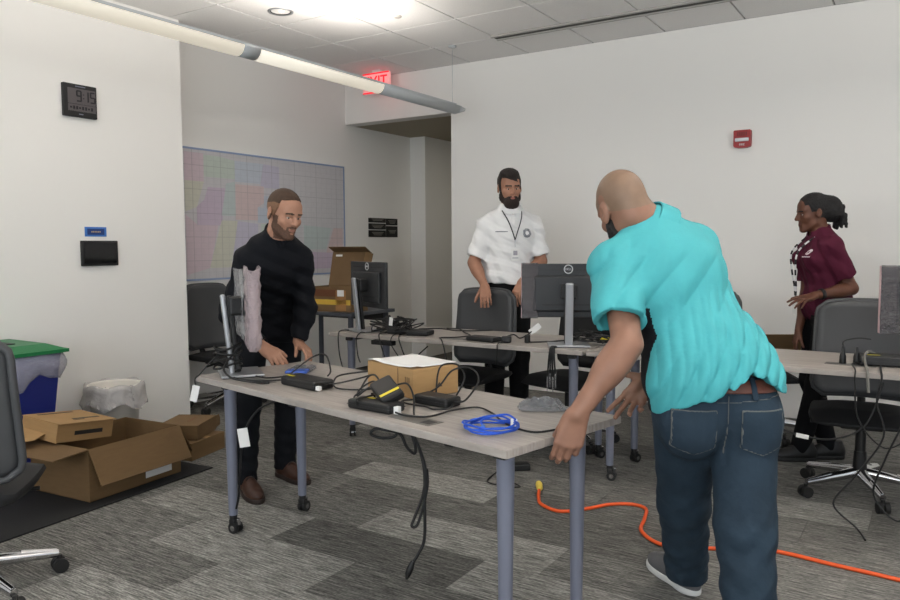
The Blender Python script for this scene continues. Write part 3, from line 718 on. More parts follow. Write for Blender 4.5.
# box on the carried table, sheet of paper on its top
t = thing('cardboard_box', 'closed tan cardboard box under a white sheet on the carried table', 'box', (-1.766, 2.47, TZ+0.0015), math.radians(-18.7))
MB().box((0, 0, 0.057), (0.318, 0.222, 0.114), bev=0.004).build('body', M['card2'], t)
MB().box((0.06, -0.1115, 0.06), (0.004, 0.001, 0.10)).build('seam', M['cardin'], t)
mk = mat('box_print_dark', (70, 56, 44), 0.8)
for i in range(3): MB().box((0.11+0.012*i, -0.1115, 0.07), (0.003, 0.001, 0.022)).build('print_bar', mk, t)
MB().prism([(0, 0), (0.03, 0), (0.015, 0.018)], 0, 0.001, ((0.1595, 0.0, 0.035), (0, 1, 0), (0, 0, 1), (1, 0, 0))).build('print_arrow', mk, t)
g = []
for i in range(9):
    g.append([(-0.150+0.300*i/8, -0.108+0.216*j/8+(-0.008 if j == 0 else 0), 0.1175+0.006*max(0, math.sin(i*0.9+0.6))*(1 if j < 2 else 0.15)+(0.004 if j == 8 else 0)) for j in range(9)])
o = MB().sheet(g, 0.0012).build('paper_sheet', M['paper'], None, (-1.766, 2.47, TZ+0.0015), (0, 0, math.radians(-18.7))); tag(o, 'white sheet of paper lying on the closed tan box', 'paper')
# open printed carton on the side table
t = thing('printed_carton', 'open brown carton with printed front and raised lid beside the navy man', 'box', (-4.475, 5.16, 0.7415), 0.10)
for (c, d) in (((0, 0, .003), (.42, .26, .006)), ((-.207, 0, .11), (.006, .26, .22)), ((.207, 0, .11), (.006, .26, .22)), ((0, -.127, .11), (.408, .006, .22)), ((0, .127, .11), (.408, .006, .22))):
    MB().box(c, d).build('side_panel', M['card'], t)
MB().box((0, 0.165, 0.37), (0.42, 0.006, 0.31), (math.radians(-14), 0, 0)).build('lid', M['cardin'], t)
MB().box((0, 0.16, 0.545), (0.40, 0.006, 0.10), (math.radians(62), 0, 0)).build('lid_flap', M['card'], t)
MB().box((0.215, 0.12, 0.42), (0.006, 0.08, 0.20), (math.radians(-14), 0, math.radians(-30))).build('lid_ear', M['card'], t)
MB().box((0, -0.1305, 0.085), (0.40, 0.001, 0.045)).build('print_band', mat('carton_yellow_print', (206, 168, 62), 0.7), t)
MB().box((-0.07, -0.1305, 0.165), (0.25, 0.001, 0.06)).build('print_band', mat('carton_dark_print', (104, 62, 34), 0.7), t)
MB().box((0.10, -0.1305, 0.10), (0.11, 0.001, 0.18)).build('print_band', mat('carton_mid_print', (150, 108, 62), 0.7), t)
MB().box((0.10, -0.1312, 0.165), (0.07, 0.001, 0.055)).build('white_label', M['paper'], t)
MB().box((-0.11, 0.1555, 0.49), (0.07, 0.001, 0.018), (math.radians(-14), 0, 0)).build('label_strip', M['paper'], t)
chair('grey office chair with an open brown box on its seat behind the far table', (-0.99, 5.47), math.radians(-60), 0.2)
t = carton('cardboard_box', 'open brown box with a raised flap on a chair seat by the back wall', (-0.965, 5.48, 0.4815), math.radians(30), 0.36, 0.32, 0.15, 0.006, {'y-': (0.13, 40), 'x+': (0.15, 95), 'x-': (0.15, 30)}, M['card'])

# ------------------------------------------------------------------ bins
t = thing('recycling_bin', 'blue recycling bin with a green lid and clear liner by the white wall', 'bin', (-4.53, 2.08, 0.010))
bl = mat('bin_blue_plastic', (24, 36, 110), 0.5); gr = mat('lid_green_plastic', (20, 112, 62), 0.45)
def taper_box(mb, w0, l0, w1, l1, z0, z1):
    P = [(-w0, -l0, z0), (w0, -l0, z0), (w0, l0, z0), (-w0, l0, z0), (-w1, -l1, z1), (w1, -l1, z1), (w1, l1, z1), (-w1, l1, z1)]
    return mb.add(P, [(3,2,1,0), (4,5,6,7), (0,1,5,4), (1,2,6,5), (2,3,7,6), (3,0,4,7)])
taper_box(MB(), 0.20, 0.32, 0.255, 0.385, 0.0, 0.70).build('body', bl, t)
lid = MB(); taper_box(lid, 0.285, 0.42, 0.285, 0.42, 0.702, 0.722); taper_box(lid, 0.275, 0.41, 0.20, 0.33, 0.722, 0.755); lo = lid.build('lid', gr, t)
MB().box((0, 0, 0.757), (0.20, 0.42, 0.006), bev=0.002).build('lid_slot', M['black'], lo)
liner = mat('clear_bin_liner', (206, 208, 226), 0.25, alpha=0.34, bump=1.0, bscale=18, dist=0.02)
g = []
for i in range(7):
    s = i/6; row = []
    for k in range(65):
        a = 2*PI*k/64; cx, cy = math.cos(a), math.sin(a)
        tt = max(abs(cx), abs(cy)); px = 0.262*cx/tt; py = 0.392*cy/tt
        fl_ = 1.0 + 0.05*math.sin(s*PI) + 0.012*math.sin(k*2.3+i) - 0.03*s
        row.append((px*fl_, py*fl_, 0.704-s*(0.19+0.06*math.sin(k*0.55+1.0)+0.02*math.sin(k*1.9))))
    g.append(row)
MB().sheet(g, 0.0015).build('liner', liner, t)
t = thing('wastebasket', 'round white wastebasket with a translucent liner over its rim', 'bin', (-4.63, 3.03, 0.0))
MB().lathe([(0.0, 0.0), (0.125, 0.0), (0.132, 0.01), (0.165, 0.385), (0.176, 0.388), (0.176, 0.402), (0.162, 0.404), (0.155, 0.39), (0.12, 0.02), (0.0, 0.018)], 32).build('bucket', mat('offwhite_plastic', (222, 218, 210), 0.5), t)
wl2 = mat('white_bin_liner', (232, 228, 226), 0.3, alpha=0.45, bump=1.0, bscale=22, dist=0.02)
g = []
for i in range(8):
    s = i/7; row = []
    for k in range(49):
        a = 2*PI*k/48; rr = [0.150, 0.160, 0.172, 0.186, 0.192, 0.192, 0.198, 0.206][i] + 0.008*math.sin(k*1.9+i*0.7)*s + 0.006*math.sin(k*3.7)*s
        zz = [0.34, 0.385, 0.408, 0.404, 0.37, 0.335, 0.30, 0.268][i] - 0.025*math.sin(k*0.8)*s
        row.append((rr*math.cos(a), rr*math.sin(a), zz))
    g.append(row)
MB().sheet(g, 0.0012).build('liner', wl2, t)

# ------------------------------------------------------------------ cables and small electronics
def cable(name, label, pts, r=0.0036, m=None, cat='cable', sub=7, group=None, parent=None):
    o = MB().tube(spline(pts, sub), r, 7).build(name, m or M['cable'], parent)
    if parent is None: tag(o, label, cat, group)
    return o
def brick(name, label, loc, rz, d, sticker=None, cords=(), tagpos=None, rot=None, group='black power adapters'):
    t = thing(name, label, 'adapter', loc, rz, group, rot)
    b = MB().box((0, 0, d[2]/2), d, bev=min(0.009, d[2]*0.3)).build('case', M['black'], t)
    MB().box((0, 0, d[2]*0.5), (d[0]+0.001, d[1]+0.001, 0.0015)).build('seam', M['dgrey'], b)
    if sticker: MB().box((sticker[0], sticker[1], d[2]+0.0006), (sticker[2], sticker[3], 0.001)).build('yellow_sticker', M['yellow'], b)
    for c in cords:
        MB().tube(spline(c, 7), 0.0036, 7).build('cord', M['cable'], t)
    if tagpos: MB().box(tagpos[0], tagpos[1], tagpos[2] if len(tagpos) > 2 else None, bev=0.001).build('white_tag', M['paper'], t)
    return t
zt = TZ+0.0015
brick('power_adapter', 'long black power adapter beside the zip bag on the carried table', (-2.19, 2.31, zt), math.radians(-11), (0.235, 0.105, 0.038), (-0.085, -0.02, 0.05, 0.014),
      [[(0.118, 0.02, .02), (0.17, 0.05, .03), (0.24, 0.13, .055), (0.22, 0.20, .065), (0.12, 0.17, .05), (0.10, 0.08, .042), (0.17, 0.02, .012), (0.26, 0.10, .006), (0.31, 0.17, .02), (0.345, 0.14, .006), (0.34, 0.06, .005)],
       [(-0.12, 0.0, .02), (-0.15, 0.02, .03), (-0.10, 0.10, .10), (-0.03, 0.12, .115), (0.03, 0.10, .06), (0.05, 0.07, .04)],
       [(-0.12, 0.02, .015), (-0.19, -0.03, .006), (-0.27, -0.10, .005), (-0.36, -0.12, .005), (-0.43, -0.08, .006), (-0.38, -0.03, .006), (-0.27, -0.02, .006), (-0.17, 0.02, .02)]],
      ((0.125, -0.035, .012), (0.024, 0.016, 0.016)))
brick('power_adapter', 'flat black power adapter under another adapter, before the tan box', (-1.665, 2.105, zt), math.radians(-5), (0.205, 0.085, 0.034), (-0.045, 0.018, 0.05, 0.012),
      [[(-0.103, 0.0, .02), (-0.125, 0.02, .03), (-0.11, 0.06, .05), (-0.07, 0.085, .065), (-0.11, 0.10, .075), (-0.135, 0.06, .05), (-0.12, 0.03, .03), (-0.09, 0.06, .06), (-0.03, 0.11, .09)],
       [(-0.05, -0.045, .017), (-0.05, -0.0445, .038), (-0.05, 0.0, .039), (-0.05, 0.0445, .038), (-0.05, 0.045, .017)]],
      ((0.113, -0.012, .014), (0.018, 0.02, 0.026)))
brick('power_adapter', 'black power adapter with a yellow strip, propped aslant on another adapter', (-1.655, 2.165, TZ+0.047), 0, (0.145, 0.085, 0.034), (0.042, 0.0, 0.014, 0.075),
      [[(-0.073, 0.0, .02), (-0.13, 0.0, .02), (-0.17, -0.02, .0), (-0.15, -0.06, -.015)], [(0.0, 0.043, .02), (0.05, 0.07, .035), (0.12, 0.06, .02), (0.17, 0.03, -.02), (0.21, 0.05, -.035)]],
      None, rot=(math.radians(24), math.radians(16), math.radians(-32)))
brick('power_adapter', 'black power adapter with looping cords beside the tan box', (-1.525, 2.29, zt), math.radians(-8), (0.165, 0.085, 0.036), None,
      [[(0.083, 0.0, .02), (0.12, 0.02, .03), (0.115, 0.10, .09), (0.05, 0.13, .125), (-0.02, 0.11, .11), (-0.06, 0.08, .05), (-0.085, 0.02, .02)],
       [(-0.06, 0.06, .01), (-0.085, 0.10, .09), (-0.075, 0.12, .125), (-0.01, 0.13, .13), (0.04, 0.11, .09), (0.035, 0.07, .03), (0.04, 0.045, .02)],
       [(0.083, -0.01, .015), (0.10, -0.05, .008), (0.06, -0.085, .005), (0.0, -0.07, .005), (-0.08, -0.075, .005), (-0.13, -0.05, .005), (-0.10, 0.0, .006)]])
cable('black_cord', 'thin black cord snaking across the carried table under the blue coil', [(-1.545, 2.06, zt+.012), (-1.50, 2.065, zt+.005), (-1.43, 2.10, zt+.004), (-1.41, 2.21, zt+.006), (-1.36, 2.30, zt+.006), (-1.27, 2.25, zt+.005), (-1.20, 2.18, zt+.004), (-1.12, 2.115, zt+.004), (-1.03, 2.09, zt+.004), (-0.985, 2.16, zt+.004)], 0.0034)
# blue coil
t = thing('network_cable', 'coiled bright blue network cable on the carried table', 'cable', (-1.172, 2.06, zt), math.radians(25))
pts = []
for i in range(73):
    a = 2*PI*i/18.0; rr = 0.082+0.007*math.sin(i*1.1)+0.004*math.cos(i*0.37)
    pts.append((rr*math.cos(a), rr*1.02*math.sin(a), 0.0045+0.0030*(i//9)+0.004*math.sin(i*0.9)*(1 if i > 20 else 0)))
MB().tube(spline(pts, 2), 0.0034, 7).build('coil', M['blue'], t)
MB().tube(spline([(0.08, 0.02, 0.03), (0.05, 0.06, 0.036), (0.0, 0.05, 0.03), (-0.03, 0.02, 0.022), (-0.02, -0.005, 0.012)], 5), 0.0034, 7).build('loose_end', M['blue'], t)
MB().box((-0.02, -0.014, 0.012), (0.012, 0.022, 0.009), bev=0.001).build('plug', mat('clear_blue_plug', (70, 120, 210), 0.3), t)
MB().box((0.075, 0.03, 0.018), (0.018, 0.016, 0.024), (0, 0, 0.5), bev=0.002).build('white_tie', M['paper'], t)
# crinkled bags
def crinkle(name, label, loc, rz, L, W, H, m, seed, cat='bag'):
    rnd = random.Random(seed); g = []
    N = 15
    for i in range(N):
        row = []
        for j in range(N):
            u, v = -1+2*i/(N-1), -1+2*j/(N-1); e = max(0, 1-max(abs(u), abs(v))**3)
            row.append((u*L/2*(1-0.12*v*v)+rnd.uniform(-1, 1)*L*0.035, v*W/2*(1-0.15*u*u)+rnd.uniform(-1, 1)*W*0.035, 0.003+e*(H*(0.1+0.9*rnd.random()**1.5))))
        g.append(row)
    t = thing(name, label, cat, loc, rz)
    MB().sheet(g, 0.0012, smooth=False).build('top_film', m, t)
    MB().sheet([[(p[0], p[1], 0.0015) for p in reversed(r)] for r in g], 0.001).build('bottom_film', m, t)
    return t
M['bag'] = mat('crinkled_clear_bag', (150, 150, 153), 0.08, alpha=0.34, bump=0.6, bscale=60, dist=0.01)
bagt = crinkle('plastic_bag', 'crinkled clear plastic bag at the back edge of the carried table', (-1.172, 2.44, zt), math.radians(30), 0.17, 0.15, 0.042, M['bag'], 3)
cb = MB().tube(spline([(-.05, -.03, .008), (0, .04, .012), (.05, .0, .01), (.0, -.04, .012), (-.04, .02, .01), (.03, .04, .012)], 5), 0.004, 7); cb.build('grey_lead', mat('grey_lead', (88, 88, 90), 0.5), bagt)
zb = crinkle('zip_bag', 'clear zip bag with a blue lining beside the navy man\'s hands', (-2.50, 2.60, zt), math.radians(-60), 0.24, 0.12, 0.02, M['bag'], 5)
MB().box((0.075, 0.0, 0.008), (0.07, 0.10, 0.012), bev=0.004).build('blue_packet', mat('blue_packet', (58, 92, 178), 0.5), zb)
# cord wound round the foot of the wrapped monitor and the tag hanging from the table edge
pts = []
for i in range(46):
    a = 2*PI*i/11.0; rr = 0.052+0.007*math.sin(i*1.7)
    pts.append((-2.705+rr*math.cos(a)+0.012*math.sin(i*.6), 2.335+rr*math.sin(a), zt+0.018+0.0026*i+0.008*math.sin(i*1.3)))
pts += [(-2.66, 2.28, zt+.05), (-2.58, 2.23, zt+.022), (-2.49, 2.20, zt+.018), (-2.42, 2.24, zt+.006), (-2.36, 2.26, zt+.006)]
cable('wound_cord', 'thick black cord wound round the silver foot of the wrapped monitor', pts, 0.0048, sub=3)
t = thing('tagged_cord', 'black lead with a white tag drooping over the carried table\'s end', 'cable', (0, 0, 0))
MB().tube(spline([(-2.72, 2.31, zt+.10), (-2.76, 2.28, zt+.055), (-2.785, 2.25, zt+.01), (-2.79, 2.225, zt-.01), (-2.785, 2.22, zt-.04)], 6), 0.0034, 7).build('lead', M['cable'], t)
MB().box((-2.782, 2.214, zt-.075), (0.034, 0.004, 0.075), (0, math.radians(14), math.radians(30)), bev=0.001).build('white_tag', M['paper'], t)
MB().ball((-2.725, 2.305, zt+.105), 0.014, 10).build('plug', M['black'], t)
# hanging cord bundle under the front table
t = thing('dangling_power_cord', 'black looped power cord hanging from the carried table almost to the floor', 'cable', (0, 0, 0))
zu = TZ-0.03
MB().tube(spline([(-1.60, 2.15, .69), (-1.61, 2.147, .640), (-1.65, 2.12, .632), (-1.685, 2.10, .645), (-1.672, 2.108, .664), (-1.63, 2.13, .660), (-1.595, 2.155, .645), (-1.575, 2.165, .60), (-1.552, 2.18, .575), (-1.548, 2.18, .605), (-1.565, 2.175, .655), (-1.59, 2.16, .69)], 6), 0.0055, 7).build('upper_loop', M['cable'], t)
MB().tube(spline([(-1.60, 2.16, .70), (-1.57, 2.18, .655), (-1.54, 2.19, .60), (-1.518, 2.198, .52), (-1.522, 2.19, .43), (-1.545, 2.168, .345), (-1.552, 2.16, .315), (-1.535, 2.17, .318), (-1.52, 2.185, .38), (-1.510, 2.20, .46), (-1.512, 2.20, .52)], 6), 0.0055, 7).build('lower_loop', M['cable'], t)
MB().tube(spline([(-1.585, 2.16, .70), (-1.55, 2.19, .62), (-1.522, 2.197, .52), (-1.516, 2.19, .40), (-1.512, 2.182, .27), (-1.528, 2.166, .215), (-1.543, 2.154, .185)], 6), 0.006, 7).build('drop', M['cable'], t)
MB().tube([(-1.543, 2.154, .19), (-1.550, 2.147, .165), (-1.556, 2.141, .145), (-1.560, 2.137, .125)], [0.008, 0.013, 0.012, 0.005], 10).build('plug', M['black'], t)
MB().tube(spline([(-1.75, 2.12, .70), (-1.62, 2.2, .672), (-1.45, 2.26, .665), (-1.3, 2.2, .69)], 6), 0.005, 7).build('side_run', M['cable'], t)
# cord with tag between the navy man's legs
t = thing('tagged_cord', 'black lead with a white tag hanging below the carried table before the navy man', 'cable', (0, 0, 0))
MB().tube(spline([(-2.30, 2.38, .70), (-2.40, 2.36, .65), (-2.50, 2.33, .60), (-2.55, 2.30, .52), (-2.57, 2.29, .44), (-2.585, 2.29, .33), (-2.61, 2.30, .20), (-2.64, 2.31, .13)], 6), 0.0048, 7).build('lead', M['cable'], t)
MB().box((-2.552, 2.285, .475), (0.046, 0.004, 0.085), (0, math.radians(-8), math.radians(35)), bev=0.001).build('white_tag', M['paper'], t)
t = thing('coiled_cord', 'black cord coil slung under the carried table by the rear leg', 'cable', (0, 0, 0))
MB().tube([(-2.33+0.055*math.cos(a)*1.1, 2.43+0.03*math.cos(a), .645+0.035*math.sin(a)+0.012*math.sin(3*a)) for a in [2*PI*k/14 for k in range(43)]], 0.0065, 7).build('coil', M['cable'], t)
MB().tube(spline([(-2.33, 2.43, .68), (-2.30, 2.45, .70), (-2.25, 2.46, .706)], 4), 0.005, 7).build('hanger', M['cable'], t)
# orange extension cord
OR = mat('orange_cord_jacket', (226, 86, 28), 0.45)
t = thing('extension_cord', 'orange extension cord with a yellow plug trailing across the carpet', 'cord', (0, 0, 0))
MB().tube(spline([(-1.745, 3.60, .012), (-1.70, 3.50, .009), (-1.64, 3.41, .009), (-1.52, 3.365, .009), (-1.42, 3.47, .009), (-1.345, 3.59, .009), (-1.25, 3.65, .009), (-1.17, 3.62, .009), (-1.13, 3.48, .009), (-1.09, 3.32, .009), (-0.95, 3.215, .009), (-0.75, 3.30, .009), (-0.55, 3.40, .009), (-0.30, 3.38, .009), (-0.073, 3.36, .009), (0.5, 3.30, .009), (1.2, 3.5, .009)], 7), 0.0088, 8).build('cord', OR, t)
MB().tube([(-1.742, 3.595, .013), (-1.750, 3.615, .016), (-1.775, 3.66, .02), (-1.785, 3.675, .02)], [0.010, 0.017, 0.019, 0.016], 12).build('plug', mat('yellow_plug', (222, 196, 84), 0.45), t)
for s in (-1, 1): MB().tube([(-1.785+s*0.007*.86, 3.675+s*.007*.5, .02), (-1.797+s*0.007*.86, 3.695+s*.007*.5, .02)], 0.0022, 6).build('prong', M['chrome'], t)
# adapter on the floor beyond the carried table
brick('power_adapter', 'black power adapter lying on the carpet beneath the farther row of tables', (-2.03, 3.90, 0.0005), math.radians(40), (0.14, 0.075, 0.04), None,
      [[(-0.07, 0.0, .02), (-0.12, -0.03, .006), (-0.18, -0.12, .005), (-0.22, -0.22, .005), (-0.15, -0.30, .005), (-0.06, -0.33, .005), (-0.10, -0.24, .008), (-0.17, -0.24, .008), (-0.14, -0.33, .006)]])

# ---- farther row of tables: docks, cords
brick('docking_station', 'flat black dock on the far table before the grey chair', (-2.31, 3.985, zt), math.radians(-4), (0.20, 0.10, 0.028), None, [[(0.10, 0.0, .012), (0.14, 0.01, .02), (0.17, -0.05, .01), (0.165, -0.098, .004), (0.165, -0.103, -.04), (0.16, -0.10, -.12)]], group='black docks on the far tables')
brick('docking_station', 'small black dock beside the cable heap on the far table', (-2.82, 4.04, zt), math.radians(12), (0.15, 0.13, 0.032), None, [[(-0.07, 0.0, .02), (-0.12, -0.05, .015), (-0.13, -0.155, .004), (-0.13, -0.168, -.05), (-0.08, -0.16, -.13)]], group='black docks on the far tables')
t = thing('cable_heap', 'tangled heap of black cords and plugs by the monitor near the passage', 'cable', (-3.03, 4.05, zt))
rnd = random.Random(11)
for k in range(9):
    p = [(rnd.uniform(-.17, .15), rnd.uniform(-.10, .14), 0.006+0.02*rnd.random())]
    for i in range(5): p.append((rnd.uniform(-.17, .16), rnd.uniform(-.11, .14), 0.012+rnd.random()*0.085))
    p.append((rnd.uniform(-.17, .15), rnd.uniform(-.10, .14), 0.006))
    MB().tube(spline(p, 6), 0.0045, 6).build('cord', M['cable'], t)
MB().box((0.06, -0.03, 0.022), (0.16, 0.08, 0.035), (0, 0, 0.4), bev=0.008).build('adapter', M['black'], t)
MB().box((-0.08, 0.04, 0.055), (0.15, 0.07, 0.035), (0.5, 0.4, -0.6), bev=0.008).build('adapter', M['black'], t)
MB().box((0.02, -0.075, 0.085), (0.024, 0.005, 0.055), (0, 0.1, 0.5), bev=0.001).build('white_tag', M['paper'], t)
hang = [('thin black cord drooping in a loop before the far table\'s left leg', [(-3.36, 3.96, zt+.01), (-3.37, 3.89, zt+.012), (-3.372, 3.866, zt-.02), (-3.36, 3.86, .60), (-3.33, 3.86, .50), (-3.29, 3.86, .44)]),
        ('black cord arching over the far table edge beside the monitor foot', [(-3.20, 3.93, zt+.006), (-3.19, 3.88, zt+.01), (-3.215, 3.866, zt-.03), (-3.20, 3.86, .60), (-3.18, 3.86, .55)]),
        ('black cord falling over the far table edge below the cable heap', [(-3.05, 3.98, zt+.008), (-3.04, 3.89, zt+.010), (-3.02, 3.866, zt-.03), (-2.98, 3.86, .61), (-2.95, 3.86, .53)]),
        ('black cord hanging in a curve between cable heap and small dock', [(-2.93, 3.99, zt+.006), (-2.88, 3.89, zt+.008), (-2.86, 3.866, zt-.03), (-2.80, 3.86, .60), (-2.74, 3.87, .62), (-2.70, 3.95, .68)]),
        ('wavy black cord running from the far table\'s back over its front edge', [(-2.86, 4.42, zt+.006), (-2.72, 4.36, zt+.014), (-2.62, 4.26, zt+.008), (-2.50, 4.14, zt+.006), (-2.52, 4.02, zt+.006), (-2.60, 3.95, zt+.006), (-2.56, 3.89, zt+.006), (-2.53, 3.866, zt-.02), (-2.50, 3.86, .62)]),
        ('black cord lying along the back of the far table near the passage', [(-3.00, 4.28, zt+.006), (-2.86, 4.33, zt+.012), (-2.70, 4.30, zt+.010), (-2.60, 4.40, zt+.006), (-2.52, 4.47, zt+.006)])]
for lb, p in hang: cable('black_cord', lb, p, 0.0042)
o = MB().box((-3.02, 3.905, .688), (0.17, 0.05, 0.03), bev=0.006).build('power_strip', M['black']); tag(o, 'short black power strip fixed under the far table edge', 'power strip')
t = thing('tagged_cord', 'cluster of black plugs with a white tag on the far table', 'cable', (-2.03, 4.0, zt))
MB().tube(spline([(-.16, .0, .02), (-.10, .03, .045), (-.04, .0, .03), (0.0, .02, .05), (.02, .05, .075)], 5), 0.0045, 7).build('lead', M['cable'], t)
MB().tube(spline([(.0, .02, .006), (.12, .06, .012), (.2, .1, .02), (.27, .06, .012)], 5), 0.0042, 7).build('lead', M['cable'], t)
MB().box((-.12, -.02, .02), (.06, .05, .038), (0, 0, .4), bev=.008).build('plug', M['black'], t); MB().box((.0, .02, .026), (.028, .03, .05), bev=.006).build('plug', M['black'], t)
MB().box((.035, .05, .085), (.075, .004, .034), (0, math.radians(-38), math.radians(25)), bev=.001).build('white_tag', M['paper'], t)
t = thing('cable_heap', 'knot of black cords round the foot of the ringed-logo monitor', 'cable', (-1.74, 4.06, zt))
for k in range(7):
    p = []
    for i in range(6): p.append((rnd.uniform(-.12, .24), rnd.uniform(0.0, .17), 0.018+rnd.random()*0.06))
    MB().tube(spline(p, 6), 0.0045, 6).build('cord', M['cable'], t)
MB().box((.15, .10, .04), (.12, .07, .045), (0, 0, .5), bev=.008).build('adapter', M['black'], t)
MB().box((.155, .06, .045), (.05, .002, .012), (0, 0, .5)).build('yellow_sticker', M['yellow'], t)
t = thing('dangling_leads', 'bunch of black leads with pale tips hanging before the far table joint', 'cable', (0, 0, 0))
for k, dx in enumerate((-.025, -.008, .01, .028)):
    MB().tube(spline([(-1.80+dx*.3, 3.91, zt+.008), (-1.80+dx*.4, 3.878, zt+.008), (-1.80+dx*.5, 3.866, zt-.02), (-1.80+dx*.7, 3.862, .65), (-1.80+dx*.9, 3.862, .58+.02*(k % 2))], 5), 0.0052, 7).build('lead', M['cable'], t)
    MB().tube([(-1.80+dx*.9, 3.862, .585+.02*(k % 2)), (-1.80+dx, 3.862, .49+.03*(k % 2))], 0.003, 6).build('pale_tip', M['clear'], t)
# right-hand table
brick('docking_station', 'black dock at the foot of the film-wrapped monitor on the far table', (-0.17, 4.16, zt), math.radians(6), (0.26, 0.13, 0.05), (-.07, -.03, .06, .012), [[(-.12, -.06, .02), (-.16, -.16, .02), (-.15, -.27, .006), (-.15, -.285, -.05), (-.13, -.28, -.22), (-.02, -.27, -.34), (.10, -.26, -.26)]], group='black docks on the far tables')
t = thing('plug_pair', 'two upright black plugs and a grey lead in the far table power module', 'plug', (-0.33, 4.12, zt))
for x in (-.035, .025):
    MB().tube([(x, 0, 0.0), (x, 0, .035), (x, 0, .06), (x, 0, .085)], [.016, .015, .008, .005], 10).build('plug', M['black'], t)
MB().tube(spline([(-.035, 0, .085), (-.03, .01, .11), (.03, .03, .125), (.08, .04, .12)], 5), .004, 7).build('lead', M['cable'], t)
MB().tube(spline([(.10, .08, .045), (.07, .03, .06), (.06, -.03, .045), (.065, -.08, .03), (.075, -.14, .012), (.085, -.235, .010), (.09, -.250, -.03), (.095, -.25, -.09)], 6), .0065, 8).build('grey_lead', mat('grey_rubber_lead', (112, 110, 104), .55), t)
hang2 = [('black cord hanging from the far table down to the carpet by the chair base', [(-0.20, 4.05, zt+.008), (-0.19, 3.90, zt+.010), (-0.185, 3.872, zt-.03), (-0.20, 3.87, .60), (-0.17, 3.87, .45), (-0.28, 3.86, .25), (-0.36, 3.84, .12), (-0.26, 3.82, .03), (-0.22, 3.75, .006)]),
         ('black cord looping down beside the chair base from the far table', [(-0.10, 4.08, zt+.008), (-0.08, 3.90, zt+.010), (-0.075, 3.872, zt-.03), (-0.09, 3.87, .55), (-0.16, 3.87, .35), (-0.20, 3.87, .18), (-0.10, 3.86, .08), (-0.02, 3.85, .2)]),
         ('slack black cord under the far table with a white tag beside the chair seat', [(-0.62, 3.98, .70), (-0.68, 3.92, .55), (-0.62, 3.88, .45), (-0.50, 3.86, .415), (-0.36, 3.86, .42), (-0.24, 3.88, .50), (-0.18, 3.92, .69)])]
for lb, p in hang2: oo = cable('black_cord', lb, p, 0.0045)
MB().box((-0.50, 3.853, .415), (.055, .005, .020), (0, math.radians(6), 0), bev=.001).build('white_tag', M['paper'], oo)


